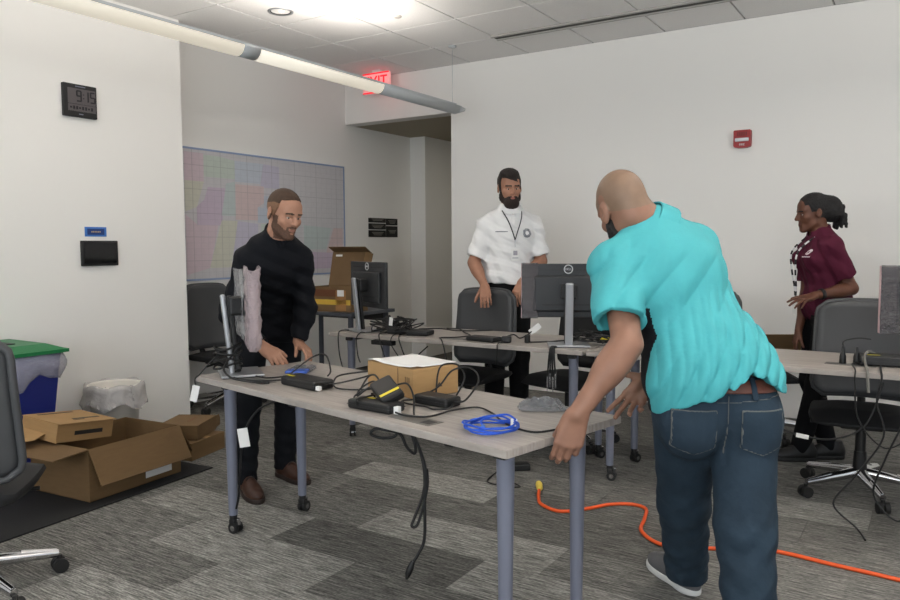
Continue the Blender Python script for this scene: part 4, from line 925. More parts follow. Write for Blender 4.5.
# ------------------------------------------------------------------ people: smooth implicit bodies turned into meshes
V3 = lambda p: np.array(p, dtype=np.float64)
def unit(v): v = V3(v); return v/np.linalg.norm(v)
class SDF:
    def __init__(s, lo, hi, h):
        s.lo = V3(lo); s.h = h; s.n = np.ceil((V3(hi)-s.lo)/h).astype(int)+1
        s.v = np.full(tuple(s.n), 1.0, dtype=np.float32)
        s.ax = [(s.lo[i]+h*np.arange(s.n[i])).astype(np.float32) for i in range(3)]
    def sl(s, lo, hi):
        a = np.clip(np.floor((V3(lo)-s.lo)/s.h).astype(int), 0, s.n); b = np.clip(np.ceil((V3(hi)-s.lo)/s.h).astype(int)+1, 0, s.n)
        return tuple(slice(a[i], max(a[i], b[i])) for i in range(3))
    def grid(s, q): return s.ax[0][q[0]][:, None, None], s.ax[1][q[1]][None, :, None], s.ax[2][q[2]][None, None, :]
    def put(s, q, d, k, op):
        c = s.v[q]
        if op == 'u':
            if k <= 0: s.v[q] = np.minimum(c, d)
            else:
                t = np.clip(0.5+0.5*(c-d)/k, 0, 1); s.v[q] = c+(d-c)*t-k*t*(1-t)
        elif op == 's':
            if k <= 0: s.v[q] = np.maximum(c, -d)
            else:
                t = np.clip(0.5-0.5*(c+d)/k, 0, 1); s.v[q] = c+(-d-c)*t+k*t*(1-t)
        elif op == 'i': s.v[q] = np.maximum(c, d)
    def cone(s, a, b, ra, rb, k=0.01, op='u', flat=None, cuts=()):
        """tapered capsule; flat=(axis, factor) squashes it along an axis; cuts = half-spaces (point, outward normal) limiting it"""
        a, b = V3(a), V3(b); R = max(ra, rb)*1.05+abs(k)+3*s.h
        q = s.sl(np.minimum(a, b)-R, np.maximum(a, b)+R); X, Y, Z = s.grid(q)
        px, py, pz = X-a[0], Y-a[1], Z-a[2]; ba = b-a; L2 = float(ba@ba)+1e-12
        w = None
        if flat is not None:
            ax, fc = unit(flat[0]), flat[1]; ax = ax-ba*(ax@ba)/L2; ax = ax/(np.linalg.norm(ax)+1e-9)
            w = px*ax[0]+py*ax[1]+pz*ax[2]
        t = np.clip((px*ba[0]+py*ba[1]+pz*ba[2])/L2, 0, 1)
        dx, dy, dz = px-t*ba[0], py-t*ba[1], pz-t*ba[2]; d2 = dx*dx+dy*dy+dz*dz
        if w is not None: d2 = np.maximum(d2 + w*w*(1.0/(fc*fc)-1.0), 0)
        d = np.sqrt(d2)-(ra+(rb-ra)*t)
        if w is not None: d = d*min(1.0, fc) if fc < 1 else d
        for (p, n) in cuts:
            p, n = V3(p), unit(n); d = np.maximum(d, (X-p[0])*n[0]+(Y-p[1])*n[1]+(Z-p[2])*n[2])
        s.put(q, d, k, op)
    def ell(s, c, rad, M3=None, k=0.01, op='u', cuts=()):
        c = V3(c); M3 = np.eye(3) if M3 is None else np.array(M3)      # columns of M3 = local axes
        R = max(rad)+abs(k)+3*s.h; q = s.sl(c-R, c+R); X, Y, Z = s.grid(q)
        px, py, pz = X-c[0], Y-c[1], Z-c[2]; e2 = 0; g2 = 0
        for i in range(3):
            a = M3[:, i]; u = (px*a[0]+py*a[1]+pz*a[2]); e2 = e2+(u/rad[i])**2; g2 = g2+(u/rad[i]**2)**2
        e = np.sqrt(e2); d = e*(e-1.0)/(np.sqrt(g2)+1e-6)
        for (p, n) in cuts:
            p, n = V3(p), unit(n); d = np.maximum(d, (X-p[0])*n[0]+(Y-p[1])*n[1]+(Z-p[2])*n[2])
        s.put(q, d.astype(np.float32), k, op)
    def cut(s, p, n, lo=None, hi=None):
        p, n = V3(p), unit(n)
        q = s.sl(lo, hi) if lo is not None else (slice(None),)*3
        X, Y, Z = s.grid(q); s.v[q] = np.maximum(s.v[q], ((X-p[0])*n[0]+(Y-p[1])*n[1]+(Z-p[2])*n[2]))
    def band(s, fn, w=0.03):
        """fn(P) adds to the field near the surface (folds, locks)"""
        m = np.nonzero(np.abs(s.v) < w)
        if len(m[0]) == 0: return
        P = np.stack([s.ax[i][m[i]] for i in range(3)], 1); s.v[m] += fn(P).astype(np.float32)
    def region(s, fn, lo=None, hi=None):
        """intersect with fn(X,Y,Z) <= 0"""
        q = s.sl(lo, hi) if lo is not None else (slice(None),)*3
        X, Y, Z = s.grid(q); s.v[q] = np.maximum(s.v[q], fn(X, Y, Z))
    def copy(s):
        o = SDF.__new__(SDF); o.lo, o.h, o.n, o.ax = s.lo, s.h, s.n, s.ax; o.v = s.v.copy(); return o
    def mesh(s):
        v = s.v; v[0] = v[-1] = 1; v[:, 0] = v[:, -1] = 1; v[:, :, 0] = v[:, :, -1] = 1
        neg = v < 0; nx, ny, nz = [int(t)-1 for t in s.n]
        any_ = np.zeros((nx, ny, nz), bool); all_ = np.ones((nx, ny, nz), bool)
        for i in (0, 1):
            for j in (0, 1):
                for k in (0, 1):
                    c = neg[i:i+nx, j:j+ny, k:k+nz]; any_ |= c; all_ &= c
        act = any_ & ~all_; I, J, K = np.nonzero(act); idx = np.full(act.shape, -1, np.int64); idx[I, J, K] = np.arange(len(I))
        acc = np.zeros((len(I), 3)); cnt = np.zeros(len(I))
        for (o1, o2) in [((0,0,0),(1,0,0)), ((0,1,0),(1,1,0)), ((0,0,1),(1,0,1)), ((0,1,1),(1,1,1)), ((0,0,0),(0,1,0)), ((1,0,0),(1,1,0)), ((0,0,1),(0,1,1)), ((1,0,1),(1,1,1)), ((0,0,0),(0,0,1)), ((1,0,0),(1,0,1)), ((0,1,0),(0,1,1)), ((1,1,0),(1,1,1))]:
            a = v[I+o1[0], J+o1[1], K+o1[2]]; b = v[I+o2[0], J+o2[1], K+o2[2]]; m = (a < 0) != (b < 0)
            t = np.where(m, a/np.where(m, a-b, 1), 0)
            for ax in range(3): acc[:, ax] += np.where(m, o1[ax]+(o2[ax]-o1[ax])*t, 0)
            cnt += m
        P = s.lo + s.h*(np.stack([I, J, K], 1)+acc/cnt[:, None])
        F = []
        for ax in range(3):
            sl1 = [slice(1, n) for n in (nx, ny, nz)]; 
            A = neg[tuple(slice(0, d) if i == ax else slice(1, d) for i, d in enumerate((nx, ny, nz)))]
            B = neg[tuple(slice(1, d+1) if i == ax else slice(1, d) for i, d in enumerate((nx, ny, nz)))]
            m = A != B; e = np.stack(np.nonzero(m), 1); flip = A[m]
            off = np.array([0 if i == ax else 1 for i in range(3)]); e = e+off
            u, w = (ax+1) % 3, (ax+2) % 3; du = np.zeros(3, int); dw = np.zeros(3, int); du[u] = 1; dw[w] = 1
            q = [idx[tuple((e-a*du-b*dw).T)] for a, b in ((0, 0), (1, 0), (1, 1), (0, 1))]
            q = np.stack(q, 1); q[~flip] = q[~flip][:, ::-1]; F.append(q)
        F = np.concatenate(F); F = F[(F >= 0).all(1)]
        return P, F
    def build(s, name, mats, parent, matfn=None, smooth_iter=2):
        P, F = s.mesh()
        # light relaxation keeps the surface free of grid steps
        for it in range(smooth_iter):
            acc = np.zeros_like(P); c = np.zeros(len(P))
            for a, b in ((0, 1), (1, 2), (2, 3), (3, 0)):
                for u, w in ((a, b), (b, a)):
                    for ax in range(3): acc[:, ax] += np.bincount(F[:, u], P[F[:, w], ax], len(P))
                    c += np.bincount(F[:, u], minlength=len(P))
            P = P*0.5 + 0.5*acc/np.maximum(c, 1)[:, None]
        me = bpy.data.meshes.new(name); me.vertices.add(len(P)); me.vertices.foreach_set('co', P.astype(np.float32).ravel())
        nf = len(F); me.loops.add(nf*4); me.loops.foreach_set('vertex_index', F.astype(np.int32).ravel())
        me.polygons.add(nf); me.polygons.foreach_set('loop_start', (np.arange(nf)*4).astype(np.int32)); me.polygons.foreach_set('loop_total', np.full(nf, 4, np.int32))
        mats = mats if isinstance(mats, (list, tuple)) else [mats]
        for m in mats: me.materials.append(m)
        if matfn is not None:
            C = P[F].mean(1); me.polygons.foreach_set('material_index', matfn(C).astype(np.int32))
        me.polygons.foreach_set('use_smooth', np.ones(nf, bool)); me.update(calc_edges=True); me.validate()
        o = bpy.data.objects.new(name, me); COL.objects.link(o)
        if parent is not None: o.parent = parent; o.location = -Vector(parent.location)
        return o

def frame(lat, up):
    """columns: lateral (to the person's right = +x), forward, up"""
    x = unit(lat); z = V3(up)-x*(V3(up)@x); z = unit(z); y = np.cross(z, x); return np.stack([x, y, z], 1)
def head_frame(yaw_dir, pitch_down, roll_left):
    """yaw_dir = horizontal facing direction; angles in degrees"""
    f = unit((yaw_dir[0], yaw_dir[1], 0)); r = np.array([f[1], -f[0], 0]); u = np.array([0, 0, 1.0])
    p = math.radians(pitch_down); f2 = f*math.cos(p)-u*math.sin(p); u2 = u*math.cos(p)+f*math.sin(p)
    a = math.radians(roll_left); r3 = r*math.cos(a)+u2*math.sin(a); u3 = u2*math.cos(a)-r*math.sin(a)
    return np.stack([r3, f2, u3], 1)
class Head:
    def __init__(s, c, R, sc=1.0): s.c = V3(c); s.R = R; s.sc = sc
    def w(s, p): return s.c + s.R @ (V3(p)*s.sc)
    def loc(s, P): return ((P-s.c) @ s.R)/s.sc
    def locg(s, X, Y, Z):
        a, b, c = X-s.c[0], Y-s.c[1], Z-s.c[2]; R = s.R
        return tuple((a*R[0, i]+b*R[1, i]+c*R[2, i])/s.sc for i in range(3))
    def skull(s, S, g=0.0, k=0.02):
        q = s.sc
        S.ell(s.w((0, -0.016, 0.042)), [(0.0755+g)*q, (0.096+g)*q, (0.086+g)*q], s.R, k*q)
        S.ell(s.w((0, 0.020, -0.028)), [(0.063+g)*q, (0.072+g)*q, (0.085+g)*q], s.R, 0.03*q)
    def jaw(s, S, g=0.0, chin=1.0):
        q = s.sc
        S.cone(s.w((-0.046, 0.0, -0.062)), s.w((-0.016, 0.066, -0.098)), (0.018+g)*q, (0.017+g)*q, 0.022*q)
        S.cone(s.w((0.046, 0.0, -0.062)), s.w((0.016, 0.066, -0.098)), (0.018+g)*q, (0.017+g)*q, 0.022*q)
        S.ell(s.w((0, 0.072, -0.098)), [(0.024+g)*q, (0.019+g)*q, (0.018+g)*q], s.R, 0.02*q)
    def face(s, S, nose=1.0, lips=1.0, ears=True, ear_out=1.0):
        q = s.sc; s.skull(S); s.jaw(S)
        for e in (-1, 1):
            S.ell(s.w((e*0.044, 0.060, -0.022)), [0.021*q, 0.018*q, 0.018*q], s.R, 0.022*q)           # cheekbone
            S.ell(s.w((e*0.030, 0.087, 0.004)), [0.020*q, 0.013*q, 0.012*q], s.R, 0.012*q, 's')        # eye socket
            S.cone(s.w((e*0.013, 0.084, 0.022)), s.w((e*0.048, 0.070, 0.024)), 0.0095*q, 0.0075*q, 0.010*q)   # brow
        for e in (-1, 1):
            S.cone(s.w((e*0.017, 0.0825, 0.0115)), s.w((e*0.044, 0.0745, 0.0100)), 0.0052*q, 0.0045*q, 0.003*q)      # lids
            S.cone(s.w((e*0.018, 0.0805, -0.0065)), s.w((e*0.043, 0.0740, -0.0055)), 0.0044*q, 0.0040*q, 0.004*q)
        S.ell(s.w((0, 0.060, 0.050)), [0.050*q, 0.020*q, 0.036*q], s.R, 0.03*q)                        # forehead
        S.cone(s.w((0, 0.086, 0.016)), s.w((0, 0.105*nose+0.004, -0.024)), 0.0085*q, 0.0125*q, 0.010*q)
        for e in (-1, 1): S.ell(s.w((e*0.0125, 0.097, -0.029)), [0.0085*q, 0.010*q, 0.0075*q], s.R, 0.006*q)
        S.ell(s.w((0, 0.080, -0.066)), [0.026*q, 0.013*q, 0.020*q], s.R, 0.014*q)                      # muzzle
        for z, r in ((-0.0575, 0.0062*lips), (-0.0675, 0.0072*lips)):
            S.cone(s.w((-0.019, 0.083, z-0.001)), s.w((0, 0.0905, z)), r*0.7*q, r*q, 0.004*q); S.cone(s.w((0.019, 0.083, z-0.001)), s.w((0, 0.0905, z)), r*0.7*q, r*q, 0.004*q)
        S.cone(s.w((-0.022, 0.091, -0.0625)), s.w((0.022, 0.091, -0.0625)), 0.0016*q, 0.0016*q, 0.003*q, 's')
        if ears:
            for e in (-1, 1):
                a = unit(s.R @ V3((e*0.94, -0.34, 0.0))); f = unit(s.R @ V3((0.0, 0.94, 0.25))); u = np.cross(a, f); f = np.cross(u, a); M3 = np.stack([a, f, u], 1)
                c = s.w((e*(0.074+0.006*ear_out), -0.012, -0.002))
                S.ell(c, [0.0095*q, 0.020*q, 0.034*q], M3, 0.006*q)
                S.ell(s.w((e*(0.083+0.006*ear_out), -0.006, 0.002)), [0.006*q, 0.009*q, 0.017*q], M3, 0.006*q, 's')
    def eyes(s, parent, iris=(60, 42, 30), sc=1.0):
        q = s.sc; me = [mat('eye_white', (168, 158, 152), 0.3), mat('iris', iris, 0.2)]
        for e in (-1, 1):
            c = s.w((e*0.030, 0.0715, 0.0025)); mb = MB(); mb.ball(c, 0.0110*q*sc, 14)
            mb.cur = 1; mb.ball(s.w((e*0.030, 0.0715+0.0066, 0.0015)), 0.0060*q*sc, 10)
            o = mb.build('eye', me, parent); o.location = -Vector(parent.location)
    def facemat(s, P, brow=True):
        """0 skin, 1 lips, 2 brow"""
        L = s.loc(P); x, y, z = np.abs(L[:, 0]), L[:, 1], L[:, 2]; m = np.zeros(len(P), int)
        m[(y > 0.074) & (x < 0.020) & (np.abs(z+0.0625) < 0.0088-0.012*(x/0.024)**2)] = 1
        if brow: m[(y > 0.05) & (x > 0.011) & (x < 0.052) & (np.abs(z-0.0245+0.10*np.maximum(0, x-0.035)) < 0.0048)] = 2
        return m

def hand(S, wrist, d, n, side, curls, spread=0.10, thumb=(40, 25, 20), sc=1.0, wr=0.026):
    """hand grown onto field S. d = wrist to knuckles, n = where the palm faces, side +1: thumb lies towards cross(d,n)"""
    d = unit(d); n = V3(n)-d*(V3(n)@d); n = unit(n); t = np.cross(d, n)*side      # t = thumb side
    w = V3(wrist); q = sc
    info = []
    off = (0.030, 0.010, -0.010, -0.029); base = (0.090, 0.094, 0.089, 0.080); ln = ((0.044, 0.026, 0.021), (0.048, 0.030, 0.022), (0.045, 0.028, 0.021), (0.035, 0.021, 0.019)); rad = (0.0092, 0.0095, 0.0090, 0.0080)
    for i in range(4):
        kx = w + d*base[i]*q + t*off[i]*q - n*0.002*q
        S.cone(w + t*off[i]*0.62*q + d*0.008*q, kx, 0.0150*q, 0.0112*q, 0.012*q, flat=(n, 0.95))
    S.ell(w + d*0.045*q + t*0.020*q + n*0.010*q, [0.030*q, 0.016*q, 0.014*q], np.stack([d, t, n], 1), 0.012*q)      # ball of the thumb
    S.ell(w + d*0.045*q - t*0.020*q + n*0.008*q, [0.032*q, 0.013*q, 0.012*q], np.stack([d, t, n], 1), 0.012*q)
    for i in range(4):
        p = w + d*base[i]*q + t*off[i]*q - n*0.002*q; a = 0.0; sp = spread*off[i]/0.03
        dd0 = unit(d+t*sp); r = rad[i]*q
        for j in range(3):
            a += math.radians(curls[i][j]); dd = dd0*math.cos(a)+n*math.sin(a); e = p + dd*ln[i][j]*q
            S.cone(p, e, r, r*0.93, 0.0035*q if j else 0.006*q); p = e; r *= 0.93
    # thumb leaves the side of the palm near its base
    p = w + d*0.020*q + t*0.024*q + n*0.006*q; a0 = math.radians(thumb[0]); fl = 0.0
    for j, (L, r0, r1) in enumerate(((0.044, 0.0135, 0.0110), (0.033, 0.0105, 0.0098), (0.027, 0.0098, 0.0082))):
        fl += math.radians(thumb[1]*(0.6 if j == 0 else 0.7)); aa = a0 - (math.radians(thumb[2])*j/2)
        dd = (d*math.cos(aa)+t*math.sin(aa))*math.cos(fl)+n*math.sin(fl); e = p+dd*L*q
        S.cone(p, e, r0*q, r1*q, 0.007*q if j == 0 else 0.0035*q); p = e

def arm(S, sh, el, wr, s=1.0, g=0.0):
    sh, el, wr = V3(sh), V3(el), V3(wr)
    S.cone(sh, el, (0.050+g)*s, (0.040+g)*s, 0.02)
    S.cone(el, wr, (0.0405+g)*s, (0.0260+g)*s, 0.015)
    m = el+(wr-el)*0.28; S.ell(m, [(0.047+g)*s, (0.043+g)*s, 0.085*s], frame(np.cross(wr-el, (0.3, 0.2, 1)), wr-el), 0.02)
def torso(S, J, s=1.0, g=0.0, depth=1.0, belly=0.0, chestw=1.0):
    lat = unit(V3(J['rsh'])-V3(J['lsh'])); up = unit(V3(J['neck'])-V3(J['chest'])); Fc = frame(lat, up)
    latp = unit(V3(J['rhip'])-V3(J['lhip'])); upp = unit(V3(J['waist'])-V3(J['pel'])); Fp = frame(latp, upp)
    Fw = frame(lat+latp, V3(J['chest'])-V3(J['pel']))
    S.ell(J['chest'], [(0.172*chestw+g)*s, (0.116*depth+g)*s, (0.185+g)*s], Fc, 0.05)
    S.ell(J['waist'], [(0.152+g)*s, (0.108*depth+belly+g)*s, (0.17+g)*s], Fw, 0.05)
    S.ell(J['pel'], [(0.168+g)*s, (0.115*depth+g)*s, (0.125+g)*s], Fp, 0.05)
    nb = V3(J['neck']); a, b = V3(J['lsh']), V3(J['rsh']); mid = (a+b)/2
    S.cone(a, b, (0.052+g)*s, (0.052+g)*s, 0.045)
    for q in (a, b): S.cone(nb-up*0.01, q+up*0.0, (0.052+g)*s, (0.040+g)*s, 0.04)
    S.ell(mid-Fc[:, 1]*0.03-up*0.05, [(0.15+g)*s, (0.085+g)*s, (0.12+g)*s], Fc, 0.05)
def folds(P, dirs, amp, seed=0):
    """irregular cloth folds: sums of warped waves along given directions"""
    out = np.zeros(len(P))
    for i, (n, wl, am) in enumerate(dirs):
        n = unit(n); u = P @ n; o = np.cross(n, (0.3, 0.9, 0.2)); w = P @ unit(o); o2 = np.cross(n, o); w2 = P @ unit(o2)
        ph = 2.1*np.sin(w*9.0+seed+i)+1.3*np.sin(w2*7.0+1.7*seed+2*i)+0.8*np.sin(u*5+w*13)
        sv = np.sin(2*PI*u/wl+ph); en = 0.5+0.5*np.sin(w*6.1+i*2+seed)*np.sin(w2*5.3+seed)
        out += am*(sv**3*0.5+sv*0.5)*(0.35+0.65*en)
    return out*amp
def lace_tube(pts, r, name, m, parent, sub=4):
    o = MB().tube(spline(pts, sub), r, 6).build(name, m, parent); o.location = -Vector(parent.location); return o
def shoe(parent, heel, toe, up_ankle, m_up, m_sole, L=0.29, wd=0.048, h=0.0032, ankle=True, trim=None):
    heel, toe = V3(heel), V3(toe); f = unit(toe-heel); z = np.array([0, 0, 1.0]); x = np.cross(f, z); M3 = np.stack([x, f, z], 1)
    lo = np.minimum(heel, toe)-0.08; hi = np.maximum(heel, toe)+0.08; lo[2] = -0.02; hi[2] = 0.20
    c = heel; S = SDF(lo, hi, h)
    at = lambda a, b, zz: c + f*(a*L) + x*b + z*zz
    S.ell(at(0.16, 0, 0.045), [wd*0.80, L*0.20, 0.062], M3, 0.02)
    S.ell(at(0.68, 0.004, 0.034), [wd*1.0, L*0.32, 0.040], M3, 0.03)
    S.ell(at(0.42, 0, 0.050), [wd*0.80, L*0.30, 0.052], M3, 0.03)
    if ankle: S.cone(at(0.20, 0, 0.05), at(0.18, 0, 0.125), wd*0.80, wd*0.84, 0.02, cuts=((at(0, 0, 0.115), (0, 0, 1)),))
    sole = SDF(lo, hi, h)
    sole.ell(at(0.17, 0, 0.012), [wd*0.86, L*0.20, 0.05], M3, 0.03); sole.ell(at(0.68, 0.004, 0.012), [wd*1.08, L*0.345, 0.05], M3, 0.03); sole.ell(at(0.42, 0.002, 0.012), [wd*0.84, L*0.32, 0.05], M3, 0.03)
    sole.cut((0, 0, 0.026), (0, 0, 1)); sole.cut((0, 0, 0.001), (0, 0, -1))
    S.cut((0, 0, 0.020), (0, 0, -1))
    o = S.build('shoe', m_up, parent, None, 1); so = sole.build('sole', m_sole, o, None, 1); so.location = (0, 0, 0)
    lm = trim or M['black']
    for i in range(4):
        a = 0.46+0.07*i; zz = 0.099-0.013*i
        lt = MB().tube(spline([at(a, -0.024, zz-0.008), at(a+0.012, -0.008, zz+0.002), at(a+0.018, 0.010, zz+0.002), at(a+0.03, 0.026, zz-0.010)], 3), 0.0032, 6).build('lace', lm, o)
    return o

def skin_mat(name, rgb, red=0.0):
    return mat(name, rgb, 0.5, var=0.07, vscale=22, bump=0.08, bscale=180, dist=0.002, spec=0.35)
def cloth_mat(name, rgb, rough=0.85, b=0.25, bs=26.0, var=0.05):
    return mat(name, rgb, rough, var=var, vscale=14, bump=b, bscale=bs, dist=0.012, spec=0.2)
CAMF = np.array((-0.538, 0.840, -0.07)); CAMR = np.array((0.842, 0.539, 0.0)); UPZ = np.array((0, 0, 1.0))
def bounds(J, keys, m): A = np.array([J[k] for k in keys]); return A.min(0)-m, A.max(0)+m
def lanyard_fix(o, parent): o.location = -Vector(parent.location); return o

# ================================================================== man in the teal shirt, seen from behind
def teal_man():
    J = dict(pel=(-0.565, 2.405, 0.84), lhip=(-0.640, 2.362, 0.815), rhip=(-0.490, 2.455, 0.82), waist=(-0.615, 2.440, 0.985), chest=(-0.722, 2.470, 1.185), neck=(-0.795, 2.473, 1.375),
             lsh=(-0.860, 2.330, 1.250), rsh=(-0.690, 2.600, 1.305), lel=(-0.770, 2.185, 1.022), lwr=(-0.880, 2.073, 0.819), rel=(-0.697, 2.765, 1.005), rwr=(-0.812, 2.534, 0.864))
    root = thing('person', 'bald bearded man in a teal polo and jeans, bending to the table end', 'person', (-0.6, 2.5, 0))
    H = Head((-0.882, 2.452, 1.437), head_frame((-0.69, 0.724), 24, 15), 1.0)
    skin = skin_mat('skin_pink', (139, 102, 84)); lip = mat('lips_pink', (176, 112, 98), 0.5); dark = mat('beard_black', (24, 20, 19), 0.8, bump=0.6, bscale=160)
    scalp = mat('shaved_scalp', (126, 102, 84), 0.5, var=0.06, vscale=30, spec=0.35)
    lo, hi = bounds(J, ['pel', 'chest', 'lwr', 'rwr', 'neck', 'lsh', 'rsh', 'rel', 'lel'], 0.20); hi[2] = 1.60; lo[2] = 0.62
    S = SDF(lo, hi, 0.0036)
    torso(S, J, 0.96); H.face(S)
    S.cone(J['neck'], H.w((0, -0.035, -0.045)), 0.062, 0.056, 0.025); S.cone(J['neck'], H.w((0, -0.05, 0.0)), 0.055, 0.05, 0.03)
    arm(S, J['lsh'], J['lel'], J['lwr'], 1.12); arm(S, J['rsh'], J['rel'], J['rwr'], 1.05)
    d = V3((-0.905, 2.060, 0.720))-V3(J['lwr'])
    hand(S, J['lwr'], d, CAMF+np.array((0, 0, -0.35)), -1, [(20, 34, 20), (22, 36, 22), (24, 38, 24), (28, 40, 26)], 0.0, (12, 34, 10), 1.08)
    d = V3((-0.853, 2.472, 0.788))-V3(J['rwr'])
    hand(S, J['rwr'], d, -CAMF+UPZ*0.25, 1, [(8, 6, 4), (14, 14, 8), (24, 30, 16), (32, 40, 20)], 0.14, (64, -4, 8), 1.06)
    def mf(P):
        m = H.facemat(P); L = H.loc(P)
        m[(m == 0) & (L[:, 2]+0.55*(-L[:, 1]) > 0.012) & (np.abs(L[:, 0]) < 0.0735) & (L[:, 2] > -0.05) & (L[:, 1] < 0.062) & (np.linalg.norm(L, axis=1) < 0.2)] = 3
        return m
    S.build('body', [skin, lip, dark, scalp], root, mf)
    # beard
    B = SDF(H.c-0.22, H.c+0.22, 0.0032); H.jaw(B, 0.017); B.ell(H.w((0, 0.055, -0.120)), [0.056, 0.048, 0.060], H.R, 0.03)
    for e in (-1, 1): B.cone(H.w((e*0.064, 0.006, -0.012)), H.w((e*0.054, 0.02, -0.075)), 0.012, 0.02, 0.02)
    B.region(lambda X, Y, Z: np.maximum(H.locg(X, Y, Z)[2]+0.010-0.0*X, -(H.locg(X, Y, Z)[1]+0.012)))
    B.band(lambda P: 0.0022*np.sin(P[:, 0]*420)*np.sin(P[:, 1]*390)*np.sin(P[:, 2]*300)); B.build('beard', dark, root, None, 1)
    # polo: back, hollow sleeves, hem lifted over the belt
    teal = cloth_mat('teal_polo_knit', (73, 163, 169), 0.7, 0.35, 16); blackp = cloth_mat('black_side_panel', (22, 24, 28), 0.8)
    lo, hi = bounds(J, ['pel', 'chest', 'neck', 'lsh', 'rsh', 'lel', 'rel'], 0.20); hi[2] = 1.50; lo[2] = 0.76
    C = SDF(lo, hi, 0.0042); torso(C, J, 1.0, 0.024, 1.05)
    lat = unit(V3(J['rhip'])-V3(J['lhip'])); back = np.array((-lat[1], lat[0], 0)); back = -back
    C.ell(V3(J['waist'])+back*0.02-UPZ*0.02, [0.178, 0.135, 0.15], frame(lat, UPZ), 0.06)
    # skirt of the shirt over the hips
    C.ell(V3(J['pel'])+UPZ*0.05+back*0.01, [0.196, 0.152, 0.16], frame(lat, UPZ), 0.06)
    pc = V3(J['pel'])
    def hem(X, Y, Z):
        u = (X-pc[0])*lat[0]+(Y-pc[1])*lat[1]; v = (X-pc[0])*back[0]+(Y-pc[1])*back[1]
        h = 0.918-0.105*np.clip(-(u-0.02)/0.19, -0.2, 1)**1.0 - 0.075*np.clip((u-0.10)/0.09, 0, 1) + 0.006*np.sin(u*40) - 0.03*np.clip(-v/0.1, 0, 1)
        return (h-Z)*0.8
    C.region(hem)
    se = V3((-0.800, 2.205, 1.085)); sa = se-V3(J['lsh'])
    C.cone(J['lsh'], se+sa*0.05, 0.074, 0.079, 0.035, cuts=((se, sa-UPZ*0.0),))
    rs = V3(J['rsh'])+(V3(J['rel'])-V3(J['rsh']))*0.82; ra = rs-V3(J['rsh']); C.cone(J['rsh'], rs+ra*0.05, 0.072, 0.078, 0.035, cuts=((rs, ra),))
    ax = V3(J['chest'])-V3(J['pel']); diag = unit(lat*0.75+UPZ*0.66)
    def wr(P):
        t = np.clip((1.37-P[:, 2])/0.22, 0.10, 1)*np.clip((P[:, 2]-0.80)/0.10, 0.35, 1); out = 0
        for n, wl, am, sd in ((unit(lat*0.90-UPZ*0.42), 0.050, 1.0, 0.0), (unit(lat*0.72-UPZ*0.68), 0.083, 1.1, 1.7), (unit(lat*0.98-UPZ*0.12), 0.031, 0.45, 3.1)):
            u = P @ n; w = P @ np.cross(n, back)
            ph = 2*PI*u/wl+1.3*np.sin(w*5.0+sd)+0.7*np.sin(w*11+u*16+sd*2); en = np.clip(0.5+0.75*np.sin(w*7.0+u*9+sd), 0.0, 1.0)
            out = out + am*en*(1.0-2.0*np.abs(np.sin(ph/2))**0.6)
        return t*out*0.0072
    C.band(wr)
    C.cone(se-sa*0.02, se+sa*0.3, 0.060, 0.072, 0.0, 's')
    C.cone(V3(J['neck'])-unit(V3(J['neck'])-V3(J['chest']))*0.02, H.w((0, -0.035, -0.03)), 0.066, 0.064, 0.008, 's')
    cl_ = unit(V3(J['rsh'])-V3(J['lsh'])); Fc = frame(cl_, V3(J['neck'])-V3(J['chest']))
    def sm(P):
        u = (P-V3(J['waist'])) @ lat; v = (P-V3(J['waist'])) @ back; z = P[:, 2]
        xs = -0.118 + 0.0*z + 0.02*np.sin(z*9); m = np.zeros(len(P), int)
        top = 1.125
        ul = (P-(pc+(V3(J['chest'])-pc)*((z-pc[2])/(J['chest'][2]-pc[2]))[:, None])) @ lat
        armd = np.linalg.norm(np.cross(P-V3(J['lsh']), unit(sa)), axis=1)
        m[(ul < -0.128+0.05*np.clip((z-1.12)/0.1, 0, 1)) & (v < 0.075) & (v > -0.03) & (z < top) & ((armd > 0.083) | (z < se[2]-0.03))] = 1
        return m
    C.build('shirt', [teal, blackp], root, sm)
    # folded collar
    up = unit(H.w((0, -0.035, -0.03))-V3(J['neck'])); nb = V3(J['neck'])
    K = SDF(nb-0.17, nb+0.17, 0.0034); K.cone(nb-up*0.07, nb+up*0.07, 0.112, 0.074, 0.0, cuts=((nb+up*0.036, up-Fc[:, 1]*0.10), (nb-up*0.022, -up+Fc[:, 1]*0.15)))
    K.cone(nb-up*0.09, nb+up*0.10, 0.106, 0.062, 0.0, 's'); K.build('collar', teal, root, None, 1)
    # jeans
    jm = mat('worn_blue_denim', (39, 53, 65), 0.85, var=0.16, vscale=9, bump=0.35, bscale=30, dist=0.01, spec=0.2); seamm = mat('denim_stitching', (92, 94, 92), 0.8)
    lkn = (-0.705, 2.592, 0.43); rkn = (-0.455, 2.350, 0.47); lan = (-0.762, 2.862, 0.06); ran = (-0.400, 2.235, 0.06)
    D = SDF((-1.0, 2.0, 0.03), (-0.18, 3.08, 1.0), 0.0046); Fp = frame(lat, UPZ)
    D.ell(V3(J['pel'])+UPZ*0.0, [0.182, 0.130, 0.135], Fp, 0.05)
    for sgn, hp in ((-1, J['lhip']), (1, J['rhip'])): D.ell(V3(hp)+back*0.055-UPZ*0.035, [0.098, 0.095, 0.12], Fp, 0.035)
    D.cone(V3(J['lhip'])-UPZ*0.02, lkn, 0.104, 0.086, 0.03); D.cone(lkn, lan, 0.086, 0.078, 0.03)
    D.cone(V3(J['rhip'])-UPZ*0.02, rkn, 0.104, 0.086, 0.03); D.cone(rkn, ran, 0.086, 0.068, 0.03)
    D.cut((0, 0, 0.917), (0, 0, 1)); 
